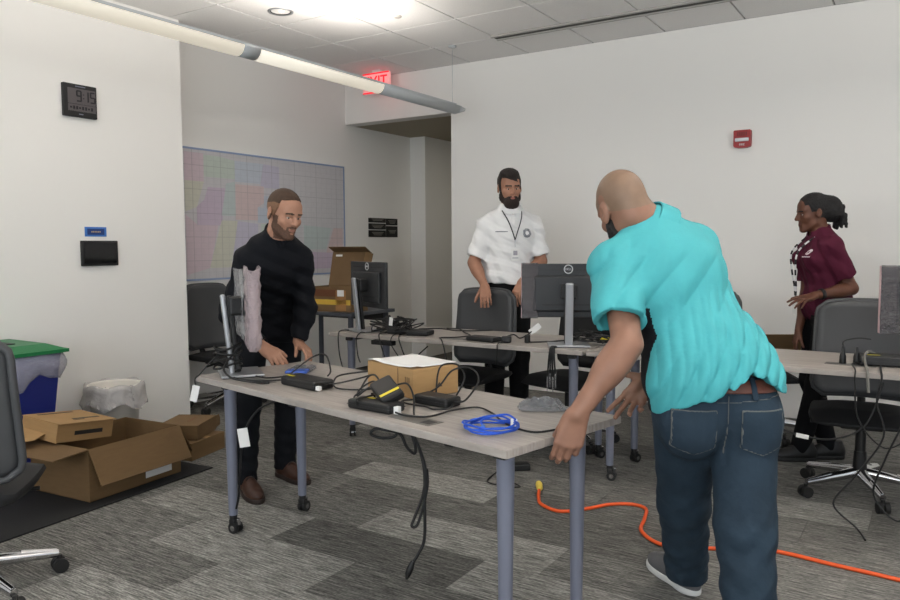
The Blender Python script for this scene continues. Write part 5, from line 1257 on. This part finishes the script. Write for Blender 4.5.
    D.band(lambda P: folds(P, [(unit(UPZ+0.3*lat), 0.095, 0.7), (unit(UPZ-0.9*lat), 0.07, 0.6), (unit(UPZ+1.2*lat), 0.05, 0.4)], 0.0048, 0.6)*np.clip((0.66-P[:, 2])/0.2, 0.12, 1) + 0.004*np.exp(-((P-pc) @ lat/0.006)**2)*(P[:, 2] > 0.66))
    jeans_f = D.copy()
    D.cut((0, 0, 0.045), (0, 0, -1)); jo = D.build('jeans', jm, root)
    def patch(name, fn, off, m, parent, base=jeans_f, inner=0.004):
        Q = base.copy(); Q.v = np.maximum(Q.v-off, -(base.v+inner)); Q.region(fn); return Q.build(name, m, parent, None, 0)
    def uvz(X, Y, Z): return (X-pc[0])*lat[0]+(Y-pc[1])*lat[1], (X-pc[0])*back[0]+(Y-pc[1])*back[1]
    def belt(X, Y, Z):
        u, v = uvz(X, Y, Z); zc = 0.897; return np.abs(Z-zc)-0.0185
    patch('belt', belt, 0.007, mat('brown_leather_belt', (92, 52, 40), 0.45, bump=0.2, bscale=120), root)
    for s0 in (-0.055, 0.075):
        def loop(X, Y, Z, s0=s0):
            u, v = uvz(X, Y, Z); return np.maximum(np.maximum(np.abs(u-s0)-0.0085, np.abs(Z-0.893)-0.033), -v)
        patch('belt_loop', loop, 0.012, jm, root)
    for s0 in (-1, 1):
        def pk(X, Y, Z, s0=s0, q=0.0):
            u, v = uvz(X, Y, Z); a = np.abs(u-s0*0.100)-(0.064+q); b = np.maximum(Z-(0.833+q-0.012*0), (0.695-q)-Z + 0.35*np.maximum(0, np.abs(u-s0*0.100)-0.0)); return np.maximum(np.maximum(a, b), -v)
        pob = patch('back_pocket', pk, 0.0045, jm, root)
        def st(X, Y, Z, s0=s0): return np.maximum(pk(X, Y, Z, s0), -np.maximum(pk(X, Y, Z, s0)+0.0055, -1))
        patch('pocket_stitching', st, 0.0056, seamm, root)
    def seam(X, Y, Z):
        u, v = uvz(X, Y, Z); return np.maximum(np.maximum(np.abs(u)-0.0022, 0.69-Z), np.maximum(-v, Z-0.875))
    patch('centre_seam', seam, 0.0035, seamm, root)
    def yoke(X, Y, Z):
        u, v = uvz(X, Y, Z); return np.maximum(np.abs(Z-(0.852+0.10*np.abs(u)))-0.0022, -v)
    patch('yoke_seam', yoke, 0.0030, seamm, root)
    grey = mat('grey_sneaker_mesh', (92, 92, 94), 0.8, bump=0.4, bscale=300); wsole = mat('white_sneaker_sole', (206, 206, 204), 0.6)
    shoe(root, (-0.715, 2.822, 0), (-0.955, 3.02, 0), None, grey, wsole, 0.31, 0.050, trim=mat('dark_blue_lace', (46, 52, 92), 0.7))
    shoe(root, (-0.385, 2.150, 0), (-0.500, 2.435, 0), None, grey, wsole, 0.31, 0.050, trim=mat('dark_blue_lace', (46, 52, 92), 0.7))
    H.eyes(root)
teal_man()

# ================================================================== man in navy at the far end of the table
def navy_man():
    J = dict(pel=(-3.075, 2.955, 0.885), lhip=(-3.03, 3.035, 0.865), rhip=(-3.125, 2.88, 0.865), waist=(-3.005, 2.905, 1.05), chest=(-2.915, 2.825, 1.215), neck=(-2.835, 2.800, 1.372),
             rsh=(-2.950, 2.698, 1.246), lsh=(-2.812, 2.935, 1.246), rel=(-2.985, 2.610, 0.985), lel=(-2.800, 2.950, 0.975), rwr=(-2.815, 2.655, 0.822), lwr=(-2.795, 2.885, 0.822))
    root = thing('person', 'man with cropped hair in a navy shirt leaning over the wrapped monitor', 'person', (-3.0, 2.9, 0))
    H = Head((-2.765, 2.778, 1.478), head_frame((0.985, -0.17), 17, 3), 0.965)
    skin = skin_mat('skin_light', (168, 125, 103)); lip = mat('lips_rose', (142, 98, 84), 0.5); hair = mat('brown_cropped_hair', (66, 48, 35), 0.85, var=0.2, vscale=60, bump=0.5, bscale=260); stub = mat('brown_stubble', (92, 66, 52), 0.8, var=0.22, vscale=120, bump=0.3, bscale=300)
    fade = mat('faded_side_hair', (120, 88, 66), 0.8, var=0.15, vscale=120)
    lo, hi = bounds(J, ['pel', 'chest', 'lwr', 'rwr', 'neck', 'lsh', 'rsh', 'rel', 'lel'], 0.19); hi[2] = 1.66; lo[2] = 0.72
    S = SDF(lo, hi, 0.0040); torso(S, J, 0.94); H.face(S, ear_out=2.0)
    S.cone(J['neck'], H.w((0, -0.03, -0.045)), 0.058, 0.053, 0.025)
    arm(S, J['rsh'], J['rel'], J['rwr']); arm(S, J['lsh'], J['lel'], J['lwr'])
    hand(S, J['rwr'], (0.10, 0.01, -0.062), (0.25, 0.4, -1.0), 1, [(18, 30, 20), (22, 32, 20), (26, 34, 22), (30, 36, 22)], 0.06, (34, 18, 10), 0.98)
    hand(S, J['lwr'], (0.11, -0.02, -0.058), (0.25, -0.35, -1.0), -1, [(16, 28, 18), (18, 30, 20), (22, 32, 20), (26, 34, 22)], 0.06, (30, 18, 10), 0.98)
    def mf(P):
        m = H.facemat(P); L = H.loc(P); x, y, z = np.abs(L[:, 0]), L[:, 1], L[:, 2]; hd = np.linalg.norm(L, axis=1) < 0.17
        # short beard: jaw, chin, moustache; not the lips
        b = hd & (m == 0) & (y > -0.004) & (((z < -0.066+0.9*np.maximum(0, x-0.034)) & (z > -0.128)) | ((x > 0.054) & (z < 0.0) & (y < 0.038)) | ((np.abs(z+0.048) < 0.0055) & (x < 0.026) & (y > 0.07)) | ((x > 0.021) & (x < 0.031) & (z < -0.046) & (y > 0.06)))
        m[b] = 3; m[hd & (m == 3) & (x < 0.012) & (z > -0.083) & (z < -0.074)] = 0
        return m
    S.build('body', [skin, lip, hair, stub], root, mf)
    H.eyes(root, (58, 52, 46))
    G = SDF(H.c-0.18, H.c+0.18, 0.003); H.skull(G, 0.0062)
    def keep(X, Y, Z):
        x, y, z = H.locg(X, Y, Z); ax = np.abs(x)
        hl = 0.088-0.32*np.maximum(0, ax-0.036)          # front hairline height
        front = np.maximum(y-0.062-0.0*z, 0.068-z)
        side = np.maximum(y-0.030+0.45*np.maximum(0, 0.04-z), -0.012-z+0.9*np.maximum(0, -0.02-y)*0)
        nape = np.maximum(y+0.030, -0.055-z)
        return np.minimum(np.minimum(np.maximum(hl-z, y-0.085), np.maximum(side, -0.02-z)), nape)
    G.region(keep); G.band(lambda P: 0.0012*np.sin(P[:, 0]*600)*np.sin(P[:, 1]*560)*np.sin(P[:, 2]*480))
    def hm(P):
        L = H.loc(P); return (L[:, 2] < 0.062+0.3*np.minimum(0, L[:, 1])).astype(int)
    G.build('hair', [hair, fade], root, hm, 1)
    navy = cloth_mat('navy_shirt_cotton', (13, 15, 21), 0.8, 0.3, 18)
    lo2 = lo.copy(); C = SDF(lo2, hi, 0.0048); torso(C, J, 0.97, 0.014, 1.03, chestw=0.93)
    C.ell(J['pel'], [0.180, 0.14, 0.15], frame(V3(J['rhip'])-V3(J['lhip']), UPZ), 0.05)
    for a, b, c in (('rsh', 'rel', 'rwr'), ('lsh', 'lel', 'lwr')):
        A, B, W = V3(J[a]), V3(J[b]), V3(J[c]); C.cone(A, B, 0.060, 0.058, 0.03); e = W-(W-B)*0.06; C.cone(B, W, 0.060, 0.043, 0.02, cuts=((e, W-B),))
    C.cut((0, 0, 0.80), (0, 0, -1))
    C.band(lambda P: folds(P, [((0.3, 0.2, 1), 0.085, 1.0), ((0.8, -0.5, 0.6), 0.06, 0.7)], 0.0052, 2.2))
    for b, c in (('rel', 'rwr'), ('lel', 'lwr')):
        B, W = V3(J[b]), V3(J[c]); C.cone(W-(W-B)*0.14, W+(W-B)*0.1, 0.034, 0.034, 0.0, 's')
    nb = V3(J['neck']); up = unit(H.w((0, -0.03, -0.045))-nb); Fc = frame(V3(J['rsh'])-V3(J['lsh']), up)
    C.cone(nb-up*0.03+Fc[:, 1]*0.02, nb+up*0.10, 0.058, 0.066, 0.006, 's'); C.cone(nb+Fc[:, 1]*0.075-up*0.035, nb+Fc[:, 1]*0.06+up*0.06, 0.006, 0.036, 0.006, 's')
    C.build('shirt', navy, root)
    K = SDF(nb-0.13, nb+0.13, 0.0034); K.cone(nb-up*0.04, nb+up*0.06, 0.082, 0.068, 0.0, cuts=((nb+up*0.032, up+Fc[:, 1]*0.35), (nb-up*0.012, -up-Fc[:, 1]*0.35)))
    K.cone(nb-up*0.08, nb+up*0.10, 0.077, 0.062, 0.0, 's'); K.cone(nb+Fc[:, 1]*0.10-up*0.06, nb+Fc[:, 1]*0.09+up*0.08, 0.012, 0.036, 0.0, 's'); K.build('collar', navy, root, None, 1)
    # buttons down the front
    pm = cloth_mat('black_navy_trousers', (15, 17, 22), 0.85, 0.3, 20)
    rkn = (-3.085, 2.795, 0.48); lkn = (-3.055, 3.06, 0.48); ran = (-3.085, 2.768, 0.07); lan = (-3.10, 3.075, 0.07)
    D = SDF((-3.36, 2.58, 0.03), (-2.84, 3.28, 1.05), 0.0055); D.ell(J['pel'], [0.172, 0.125, 0.14], frame(V3(J['rhip'])-V3(J['lhip']), UPZ), 0.05)
    for h_, k_, a_ in ((J['rhip'], rkn, ran), (J['lhip'], lkn, lan)): D.cone(h_, k_, 0.092, 0.070, 0.03); D.cone(k_, a_, 0.070, 0.060, 0.03)
    D.band(lambda P: folds(P, [((0.2, 0.1, 1), 0.07, 1.0)], 0.006, 0.4)*np.clip((0.5-P[:, 2])/0.2, 0.1, 1)); D.cut((0, 0, 0.055), (0, 0, -1)); D.build('trousers', pm, root)
    br = mat('brown_leather_shoe', (62, 36, 25), 0.45, var=0.12, vscale=30); bs = mat('dark_brown_sole', (40, 28, 22), 0.7)
    shoe(root, (-3.135, 2.795, 0), (-2.87, 2.672, 0), None, br, bs, 0.292, 0.046, trim=M['ink']); shoe(root, (-3.165, 3.085, 0), (-2.88, 3.035, 0), None, br, bs, 0.292, 0.046, trim=M['ink'])
navy_man()

# ================================================================== bearded man in the white polo
def white_man():
    J = dict(pel=(-2.63, 4.87, 0.99), lhip=(-2.565, 4.93, 0.97), rhip=(-2.695, 4.81, 0.97), waist=(-2.622, 4.875, 1.16), chest=(-2.612, 4.89, 1.37), neck=(-2.616, 4.896, 1.585),
             rsh=(-2.750, 4.788, 1.458), lsh=(-2.490, 5.020, 1.458), rel=(-2.800, 4.690, 1.195), lel=(-2.415, 5.000, 1.200), rwr=(-2.672, 4.625, 1.035), lwr=(-2.478, 4.802, 1.050))
    root = thing('person', 'bearded man in a white polo with a lanyard, hand on a chair back', 'person', (-2.62, 4.88, 0))
    H = Head((-2.607, 4.872, 1.730), head_frame((0.70, -0.715), 10, -2), 1.0)
    skin = skin_mat('skin_warm', (160, 116, 94)); lip = mat('lips_brown', (150, 92, 80), 0.5); hair = mat('dark_brown_hair', (34, 26, 22), 0.75, var=0.2, vscale=40, bump=0.6, bscale=140)
    lo, hi = bounds(J, ['pel', 'chest', 'lwr', 'rwr', 'neck', 'lsh', 'rsh', 'rel', 'lel'], 0.19); hi[2] = 1.92; lo[2] = 0.88
    S = SDF(lo, hi, 0.0042); torso(S, J, 1.0); H.face(S)
    S.cone(J['neck'], H.w((0, -0.03, -0.045)), 0.060, 0.055, 0.025); arm(S, J['rsh'], J['rel'], J['rwr'], 1.05); arm(S, J['lsh'], J['lel'], J['lwr'], 1.05)
    hand(S, J['rwr'], (0.045, -0.06, -0.10), (-0.35, 0.65, -0.55), -1, [(14, 26, 16), (14, 28, 16), (16, 30, 18), (20, 32, 18)], 0.10, (34, 12, 10), 1.02)
    hand(S, J['lwr'], (0.0, -0.08, -0.08), (0.1, 0.6, -0.6), 1, [(16, 28, 18), (18, 30, 20), (22, 32, 20), (26, 34, 22)], 0.08, (34, 18, 10), 1.0)
    S.build('body', [skin, lip, hair], root, lambda P: H.facemat(P)); H.eyes(root, (52, 40, 32))
    G = SDF(H.c-0.2, H.c+0.2, 0.0032); H.skull(G, 0.009); G.ell(H.w((0.012, 0.028, 0.105)), [0.066, 0.068, 0.036], H.R, 0.03)
    def keep(X, Y, Z):
        x, y, z = H.locg(X, Y, Z); ax = np.abs(x); hl = 0.062+0.018*np.clip(x/0.05, -1, 1)-0.10*np.maximum(0, ax-0.052)
        return np.minimum(np.minimum(np.maximum(hl-z, y-0.105), np.maximum(y-0.022, -0.02-z)), np.maximum(y+0.030, -0.06-z))
    G.region(keep); G.band(lambda P: 0.0012*np.sin(P @ np.array((180, 90, 40.)))*np.sin(P @ np.array((-60, 150, 90.)))); G.build('hair', hair, root, None, 1)
    B = SDF(H.c-0.2, H.c+0.2, 0.0032); H.jaw(B, 0.012); B.ell(H.w((0, 0.060, -0.108)), [0.050, 0.038, 0.042], H.R, 0.03); B.ell(H.w((0, 0.07, -0.07)), [0.040, 0.028, 0.034], H.R, 0.02)
    for e in (-1, 1): B.cone(H.w((e*0.066, 0.008, 0.0)), H.w((e*0.056, 0.022, -0.075)), 0.010, 0.022, 0.02)
    B.ell(H.w((0, 0.098, -0.0625)), [0.021, 0.02, 0.0075], H.R, 0.003, 's')
    B.region(lambda X, Y, Z: np.maximum(H.locg(X, Y, Z)[2]+0.042-0.75*np.maximum(0, np.abs(H.locg(X, Y, Z)[0])-0.030), -(H.locg(X, Y, Z)[1]+0.002)))
    B.band(lambda P: 0.0022*np.sin(P[:, 0]*400)*np.sin(P[:, 1]*380)*np.sin(P[:, 2]*300)); B.build('beard', mat('dark_brown_beard', (38, 26, 22), 0.85, var=0.2, vscale=60, bump=0.6, bscale=200), root, None, 1)
    wm = cloth_mat('white_polo_knit', (226, 226, 226), 0.8, 0.35, 16, 0.02)
    C = SDF(lo, hi, 0.0048); torso(C, J, 1.0, 0.018, 1.05, 0.010)
    lat = unit(V3(J['rhip'])-V3(J['lhip'])); C.ell(V3(J['pel'])+UPZ*0.09, [0.188, 0.15, 0.16], frame(lat, UPZ), 0.05)
    ends = []
    for a, b in (('rsh', 'rel'), ('lsh', 'lel')):
        A, E = V3(J[a]), V3(J[b]); e = A+(E-A)*0.86; ends.append((e, E-A)); C.cone(A, e+(E-A)*0.1, 0.064, 0.070, 0.03, cuts=((e, E-A),))
    C.cut((0, 0, 1.045), (0, 0, -1)); C.band(lambda P: folds(P, [((0.5, 0.4, 1), 0.10, 1.0), ((0.9, -0.6, 0.5), 0.07, 0.8)], 0.0068, 3.1))
    for e, a in ends: C.cone(e-a*0.03, e+a*0.2, 0.054, 0.063, 0.0, 's')
    nb = V3(J['neck']); up = unit(H.w((0, -0.03, -0.045))-nb); Fc = frame(V3(J['rsh'])-V3(J['lsh']), up); fw = Fc[:, 1]
    C.cone(nb-up*0.02+fw*0.02, nb+up*0.10, 0.060, 0.068, 0.006, 's'); C.cone(nb+fw*0.085-up*0.075, nb+fw*0.07+up*0.06, 0.005, 0.036, 0.006, 's')
    base = C.copy(); so = C.build('shirt', wm, root)
    K = SDF(nb-0.15, nb+0.15, 0.0034); K.cone(nb-up*0.06, nb+up*0.06, 0.096, 0.069, 0.0, cuts=((nb+up*0.026, up+fw*0.45), (nb-up*0.020, -up-fw*0.40)))
    K.cone(nb-up*0.09, nb+up*0.10, 0.094, 0.060, 0.0, 's'); K.cone(nb+fw*0.115-up*0.09, nb+fw*0.09+up*0.08, 0.010, 0.034, 0.0, 's'); K.build('collar', wm, root, None, 1)
    # chest emblem, name line and placket printed on the shirt
    ch = V3(J['chest']); la = Fc[:, 0]
    def patch(name, fn, off, m):
        Q = base.copy(); Q.v = np.maximum(Q.v-off, -(base.v+0.004))
        def g(X, Y, Z):
            u = (X-ch[0])*la[0]+(Y-ch[1])*la[1]+(Z-ch[2])*la[2]; v = (X-ch[0])*fw[0]+(Y-ch[1])*fw[1]; w = (Z-ch[2])+0*X; return np.maximum(fn(u, w), -v)
        Q.region(g); return Q.build(name, m, root, None, 0)
    em = mat('grey_embroidery', (120, 124, 130), 0.8, var=0.4, vscale=160)
    patch('chest_emblem', lambda u, w: np.abs(np.sqrt((u+0.095)**2+(w-0.035)**2)-0.024)-0.011, 0.0022, em)
    patch('name_embroidery', lambda u, w: np.maximum(np.abs(u-0.09)-0.045, np.abs(w-0.045)-0.0055), 0.0022, em)
    patch('placket', lambda u, w: np.maximum(np.abs(u)-0.016, np.abs(w-0.10)-0.06), 0.0022, wm)
    # lanyard and badge
    F = ch+fw*0.155
    def pt(u, w, out): return ch+la*u+UPZ*w+fw*out
    cordm = mat('black_lanyard', (44, 46, 50), 0.7)
    lace_tube([pt(0.070, 0.205, 0.02), pt(0.066, 0.165, 0.085), pt(0.045, 0.10, 0.138), pt(0.018, 0.02, 0.158), pt(0.002, -0.035, 0.162)], 0.0042, 'lanyard', cordm, root)
    lace_tube([pt(-0.070, 0.205, 0.02), pt(-0.066, 0.165, 0.085), pt(-0.045, 0.10, 0.138), pt(-0.016, 0.02, 0.158), pt(0.002, -0.035, 0.162)], 0.0042, 'lanyard', cordm, root)
    lace_tube([pt(0.002, -0.035, 0.162), pt(0.002, -0.085, 0.166)], 0.0035, 'badge_strap', M['silver'], root)
    R3 = Matrix([[la[i], fw[i], UPZ[i]] for i in range(3)]); c = pt(0.002, -0.14, 0.168)
    bo = MB().box(c, (0.060, 0.004, 0.088), R3, bev=0.0015).build('badge', M['white'], root); bo.location = -Vector(root.location)
    MB().box(pt(0.002, -0.128, 0.1715), (0.030, 0.001, 0.032), R3).build('badge_photo', mat('badge_photo', (150, 148, 156), 0.5), bo)
    MB().box(pt(0.002, -0.163, 0.1715), (0.044, 0.001, 0.008), R3).build('badge_print', M['silver'], bo)
    pm = cloth_mat('black_trousers', (12, 12, 14), 0.85)
    D = SDF((-2.98, 4.62, 0.03), (-2.28, 5.16, 1.12), 0.006); D.ell(J['pel'], [0.180, 0.135, 0.15], frame(lat, UPZ), 0.05)
    for h_, sx in ((J['rhip'], 1), (J['lhip'], -1)):
        h_ = V3(h_); k_ = h_*[1, 1, 0]+[0, 0, 0.52]+lat*sx*0.02*0+Fc[:, 1]*0.02*[1, 1, 0]; a_ = h_*[1, 1, 0]+[0, 0, 0.07]+lat*sx*0.01; D.cone(h_, k_, 0.098, 0.078, 0.03); D.cone(k_, a_, 0.078, 0.066, 0.03)
    D.cut((0, 0, 0.05), (0, 0, -1)); D.cut((0, 0, 1.075), (0, 0, 1)); D.build('trousers', pm, root)
    fd = unit((0.72, -0.69, 0))
    for h_ in (J['rhip'], J['lhip']):
        b = V3((h_[0], h_[1], 0)); shoe(root, b-fd*0.07, b+fd*0.22, None, M['black'], M['rubber'], 0.29, 0.046, h=0.005)
white_man()

# ================================================================== woman in maroon
def woman():
    J = dict(pel=(-0.545, 5.055, 0.93), lhip=(-0.515, 4.975, 0.91), rhip=(-0.595, 5.120, 0.91), waist=(-0.548, 5.045, 1.06), chest=(-0.575, 5.025, 1.225), neck=(-0.588, 5.025, 1.385),
             lsh=(-0.512, 4.900, 1.295), rsh=(-0.655, 5.135, 1.295), lel=(-0.405, 4.955, 1.058), lwr=(-0.580, 4.775, 1.022), rel=(-0.665, 5.115, 1.01), rwr=(-0.690, 5.020, 0.79))
    root = thing('person', 'woman in a maroon shirt with dark hair tied back, walking past the chair', 'person', (-0.55, 5.04, 0))
    H = Head((-0.630, 5.005, 1.500), head_frame((-0.88, -0.475), 8, 0), 0.90)
    skin = skin_mat('skin_brown', (92, 58, 43)); lip = mat('lips_dark', (96, 52, 48), 0.5); hair = mat('black_braided_hair', (16, 14, 14), 0.8, bump=0.8, bscale=120)
    lo, hi = bounds(J, ['pel', 'chest', 'lwr', 'rwr', 'neck', 'lsh', 'rsh', 'rel', 'lel'], 0.20); hi[2] = 1.68; lo[2] = 0.60
    S = SDF(lo, hi, 0.0040); torso(S, J, 0.82); H.face(S, 0.98, 1.15)
    S.cone(J['neck'], H.w((0, -0.03, -0.045)), 0.047, 0.046, 0.022); arm(S, J['lsh'], J['lel'], J['lwr'], 0.88); arm(S, J['rsh'], J['rel'], J['rwr'], 0.86)
    hand(S, J['lwr'], V3((-0.66, 4.672, 0.992))-V3(J['lwr']), (-0.15, 0.25, -1.0), -1, [(2, 10, 6), (6, 14, 8), (12, 18, 10), (18, 22, 12)], 0.16, (40, 8, 6), 0.88)
    hand(S, J['rwr'], (-0.02, -0.02, -0.1), (0.5, 0.3, 0.1), 1, [(14, 22, 14), (16, 24, 14), (20, 26, 16), (24, 28, 16)], 0.06, (30, 14, 8), 0.86)
    S.build('body', [skin, lip, hair], root, lambda P: H.facemat(P)); H.eyes(root, (30, 22, 18))
    G = SDF(H.c-0.27, H.c+0.27, 0.0034); H.skull(G, 0.009)
    def keep(X, Y, Z):
        x, y, z = H.locg(X, Y, Z); hl = 0.058
        return np.minimum(np.minimum(np.maximum(hl-z, y-0.064), np.maximum(y-0.030-0.3*np.maximum(0, z-0.02), 0.012-z)), np.maximum(y+0.026, -0.035-z))
    G.region(keep)
    rnd = random.Random(4)
    G.ell(H.w((0, -0.118, 0.012)), [0.080, 0.066, 0.080], H.R, 0.03)
    for i in range(26):
        a = rnd.uniform(-1, 1); x0 = a*0.06; s0 = H.w((x0, -0.10-0.02*rnd.random(), 0.05*rnd.uniform(-.6, 1))); s1 = H.w((x0*1.35, -0.155-0.03*rnd.random(), rnd.uniform(-0.05, 0.03))); s2 = H.w((x0*1.3, -0.150-0.03*rnd.random(), rnd.uniform(-0.125, -0.06)))
        G.cone(s0, s1, 0.012, 0.012, 0.006); G.cone(s1, s2, 0.012, 0.009, 0.006)
    G.band(lambda P: 0.0022*np.sin(P[:, 0]*260)*np.sin(P[:, 1]*250)*np.sin(P[:, 2]*220)); G.build('hair', hair, root, None, 1)
    mr = cloth_mat('maroon_shirt_knit', (74, 22, 42), 0.85, 0.3, 18)
    C = SDF(lo, hi, 0.0046); torso(C, J, 0.86, 0.014, 1.0); lat = unit(V3(J['rhip'])-V3(J['lhip'])); C.ell(V3(J['pel'])+UPZ*0.03, [0.172, 0.135, 0.14], frame(lat, UPZ), 0.05)
    cl_ = frame(V3(J['rsh'])-V3(J['lsh']), UPZ); fw = cl_[:, 1]; la = cl_[:, 0]
    for e in (-1, 1): C.ell(V3(J['chest'])+fw*0.085+la*e*0.07+UPZ*0.0, [0.068, 0.058, 0.065], cl_, 0.04)
    ends = []
    for a, b in (('rsh', 'rel'), ('lsh', 'lel')):
        A, E = V3(J[a]), V3(J[b]); e = A+(E-A)*0.72; ends.append((e, E-A)); C.cone(A, e+(E-A)*0.1, 0.058, 0.062, 0.03, cuts=((e, E-A),))
    C.cut((0, 0, 0.86), (0, 0, -1)); C.band(lambda P: folds(P, [((0.5, 0.4, 1), 0.09, 1.0), ((0.9, -0.6, 0.5), 0.06, 0.7)], 0.0052, 5.1))
    for e, a in ends: C.cone(e-a*0.03, e+a*0.2, 0.048, 0.055, 0.0, 's')
    nb = V3(J['neck']); up = unit(H.w((0, -0.03, -0.045))-nb)
    C.cone(nb-up*0.02+fw*0.015, nb+up*0.10, 0.052, 0.062, 0.006, 's'); base = C.copy(); C.build('shirt', mr, root)
    K = SDF(nb-0.12, nb+0.12, 0.0034); K.cone(nb-up*0.05, nb+up*0.05, 0.074, 0.060, 0.0, cuts=((nb+up*0.022, up+fw*0.45), (nb-up*0.014, -up-fw*0.40))); K.cone(nb-up*0.09, nb+up*0.10, 0.072, 0.053, 0.0, 's'); K.build('collar', mr, root, None, 1)
    ch = V3(J['chest'])
    Q = base.copy(); Q.v = np.maximum(Q.v-0.002, -(base.v+0.004))
    def g(X, Y, Z):
        u = (X-ch[0])*la[0]+(Y-ch[1])*la[1]; v = (X-ch[0])*fw[0]+(Y-ch[1])*fw[1]; w = (Z-ch[2])
        a = np.sqrt((u+0.095)**2+((w-0.045)*1.0)**2)-0.018; b = np.maximum(np.abs(u+0.095)-0.03, np.abs(w-0.018)-0.004); return np.maximum(np.minimum(np.abs(a+0.006)-0.006, b)+0*X, -v)
    Q.region(g); Q.build('chest_emblem', mat('white_embroidery', (206, 196, 200), 0.8), root, None, 0)
    # patterned lanyard: alternate black and white links
    def pt(u, w, out): return ch+la*u+UPZ*w+fw*out
    wm2, bm2 = mat('lanyard_white', (214, 212, 214), 0.7), mat('lanyard_black', (24, 22, 26), 0.7)
    for e in (-1, 1):
        P = spline([pt(e*0.062, 0.170, -0.02), pt(e*0.060, 0.145, 0.045), pt(e*0.050, 0.09, 0.125), pt(e*0.040, 0.03, 0.165), pt(e*0.025, -0.06, 0.165), pt(e*0.012, -0.16, 0.152), pt(0.0, -0.235, 0.150)], 6)
        for i in range(0, len(P)-2, 2):
            o = MB().tube(P[i:i+3], 0.0055, 6).build('lanyard_link', wm2 if (i//2) % 2 else bm2, root); o.location = -Vector(root.location)
    R3 = Matrix([[la[i], fw[i], UPZ[i]] for i in range(3)]); o = MB().box(pt(0, -0.285, 0.152), (0.06, 0.004, 0.09), R3, bev=0.0015).build('badge', M['white'], root); o.location = -Vector(root.location)
    a = V3(J['lwr'])+(V3(J['lel'])-V3(J['lwr']))*0.20; dd = unit(V3(J['lel'])-V3(J['lwr']))
    W = SDF(a-0.06, a+0.06, 0.003); W.cone(a-dd*0.1, a+dd*0.1, 0.0305, 0.0335, 0, cuts=((a+dd*0.011, dd), (a-dd*0.011, -dd))); W.build('wristband', M['black'], root, None, 1)
    pm = cloth_mat('black_slacks', (11, 11, 14), 0.85)
    D = SDF((-0.95, 4.78, 0.02), (-0.20, 5.35, 1.0), 0.0058); D.ell(J['pel'], [0.165, 0.125, 0.13], frame(lat, UPZ), 0.05)
    lk, la_ = (-0.57, 4.97, 0.48), (-0.66, 4.985, 0.07); rk, ra_ = (-0.62, 5.10, 0.48), (-0.52, 5.13, 0.07)
    for h_, k_, a_ in ((J['lhip'], lk, la_), (J['rhip'], rk, ra_)): D.cone(h_, k_, 0.088, 0.066, 0.03); D.cone(k_, a_, 0.066, 0.055, 0.03)
    D.cut((0, 0, 0.05), (0, 0, -1)); D.build('trousers', pm, root)
    shoe(root, (-0.575, 5.01, 0), (-0.80, 4.89, 0), None, M['black'], M['rubber'], 0.25, 0.040, h=0.004); shoe(root, (-0.435, 5.155, 0), (-0.66, 5.03, 0), None, M['black'], M['rubber'], 0.25, 0.040, h=0.004)
woman()
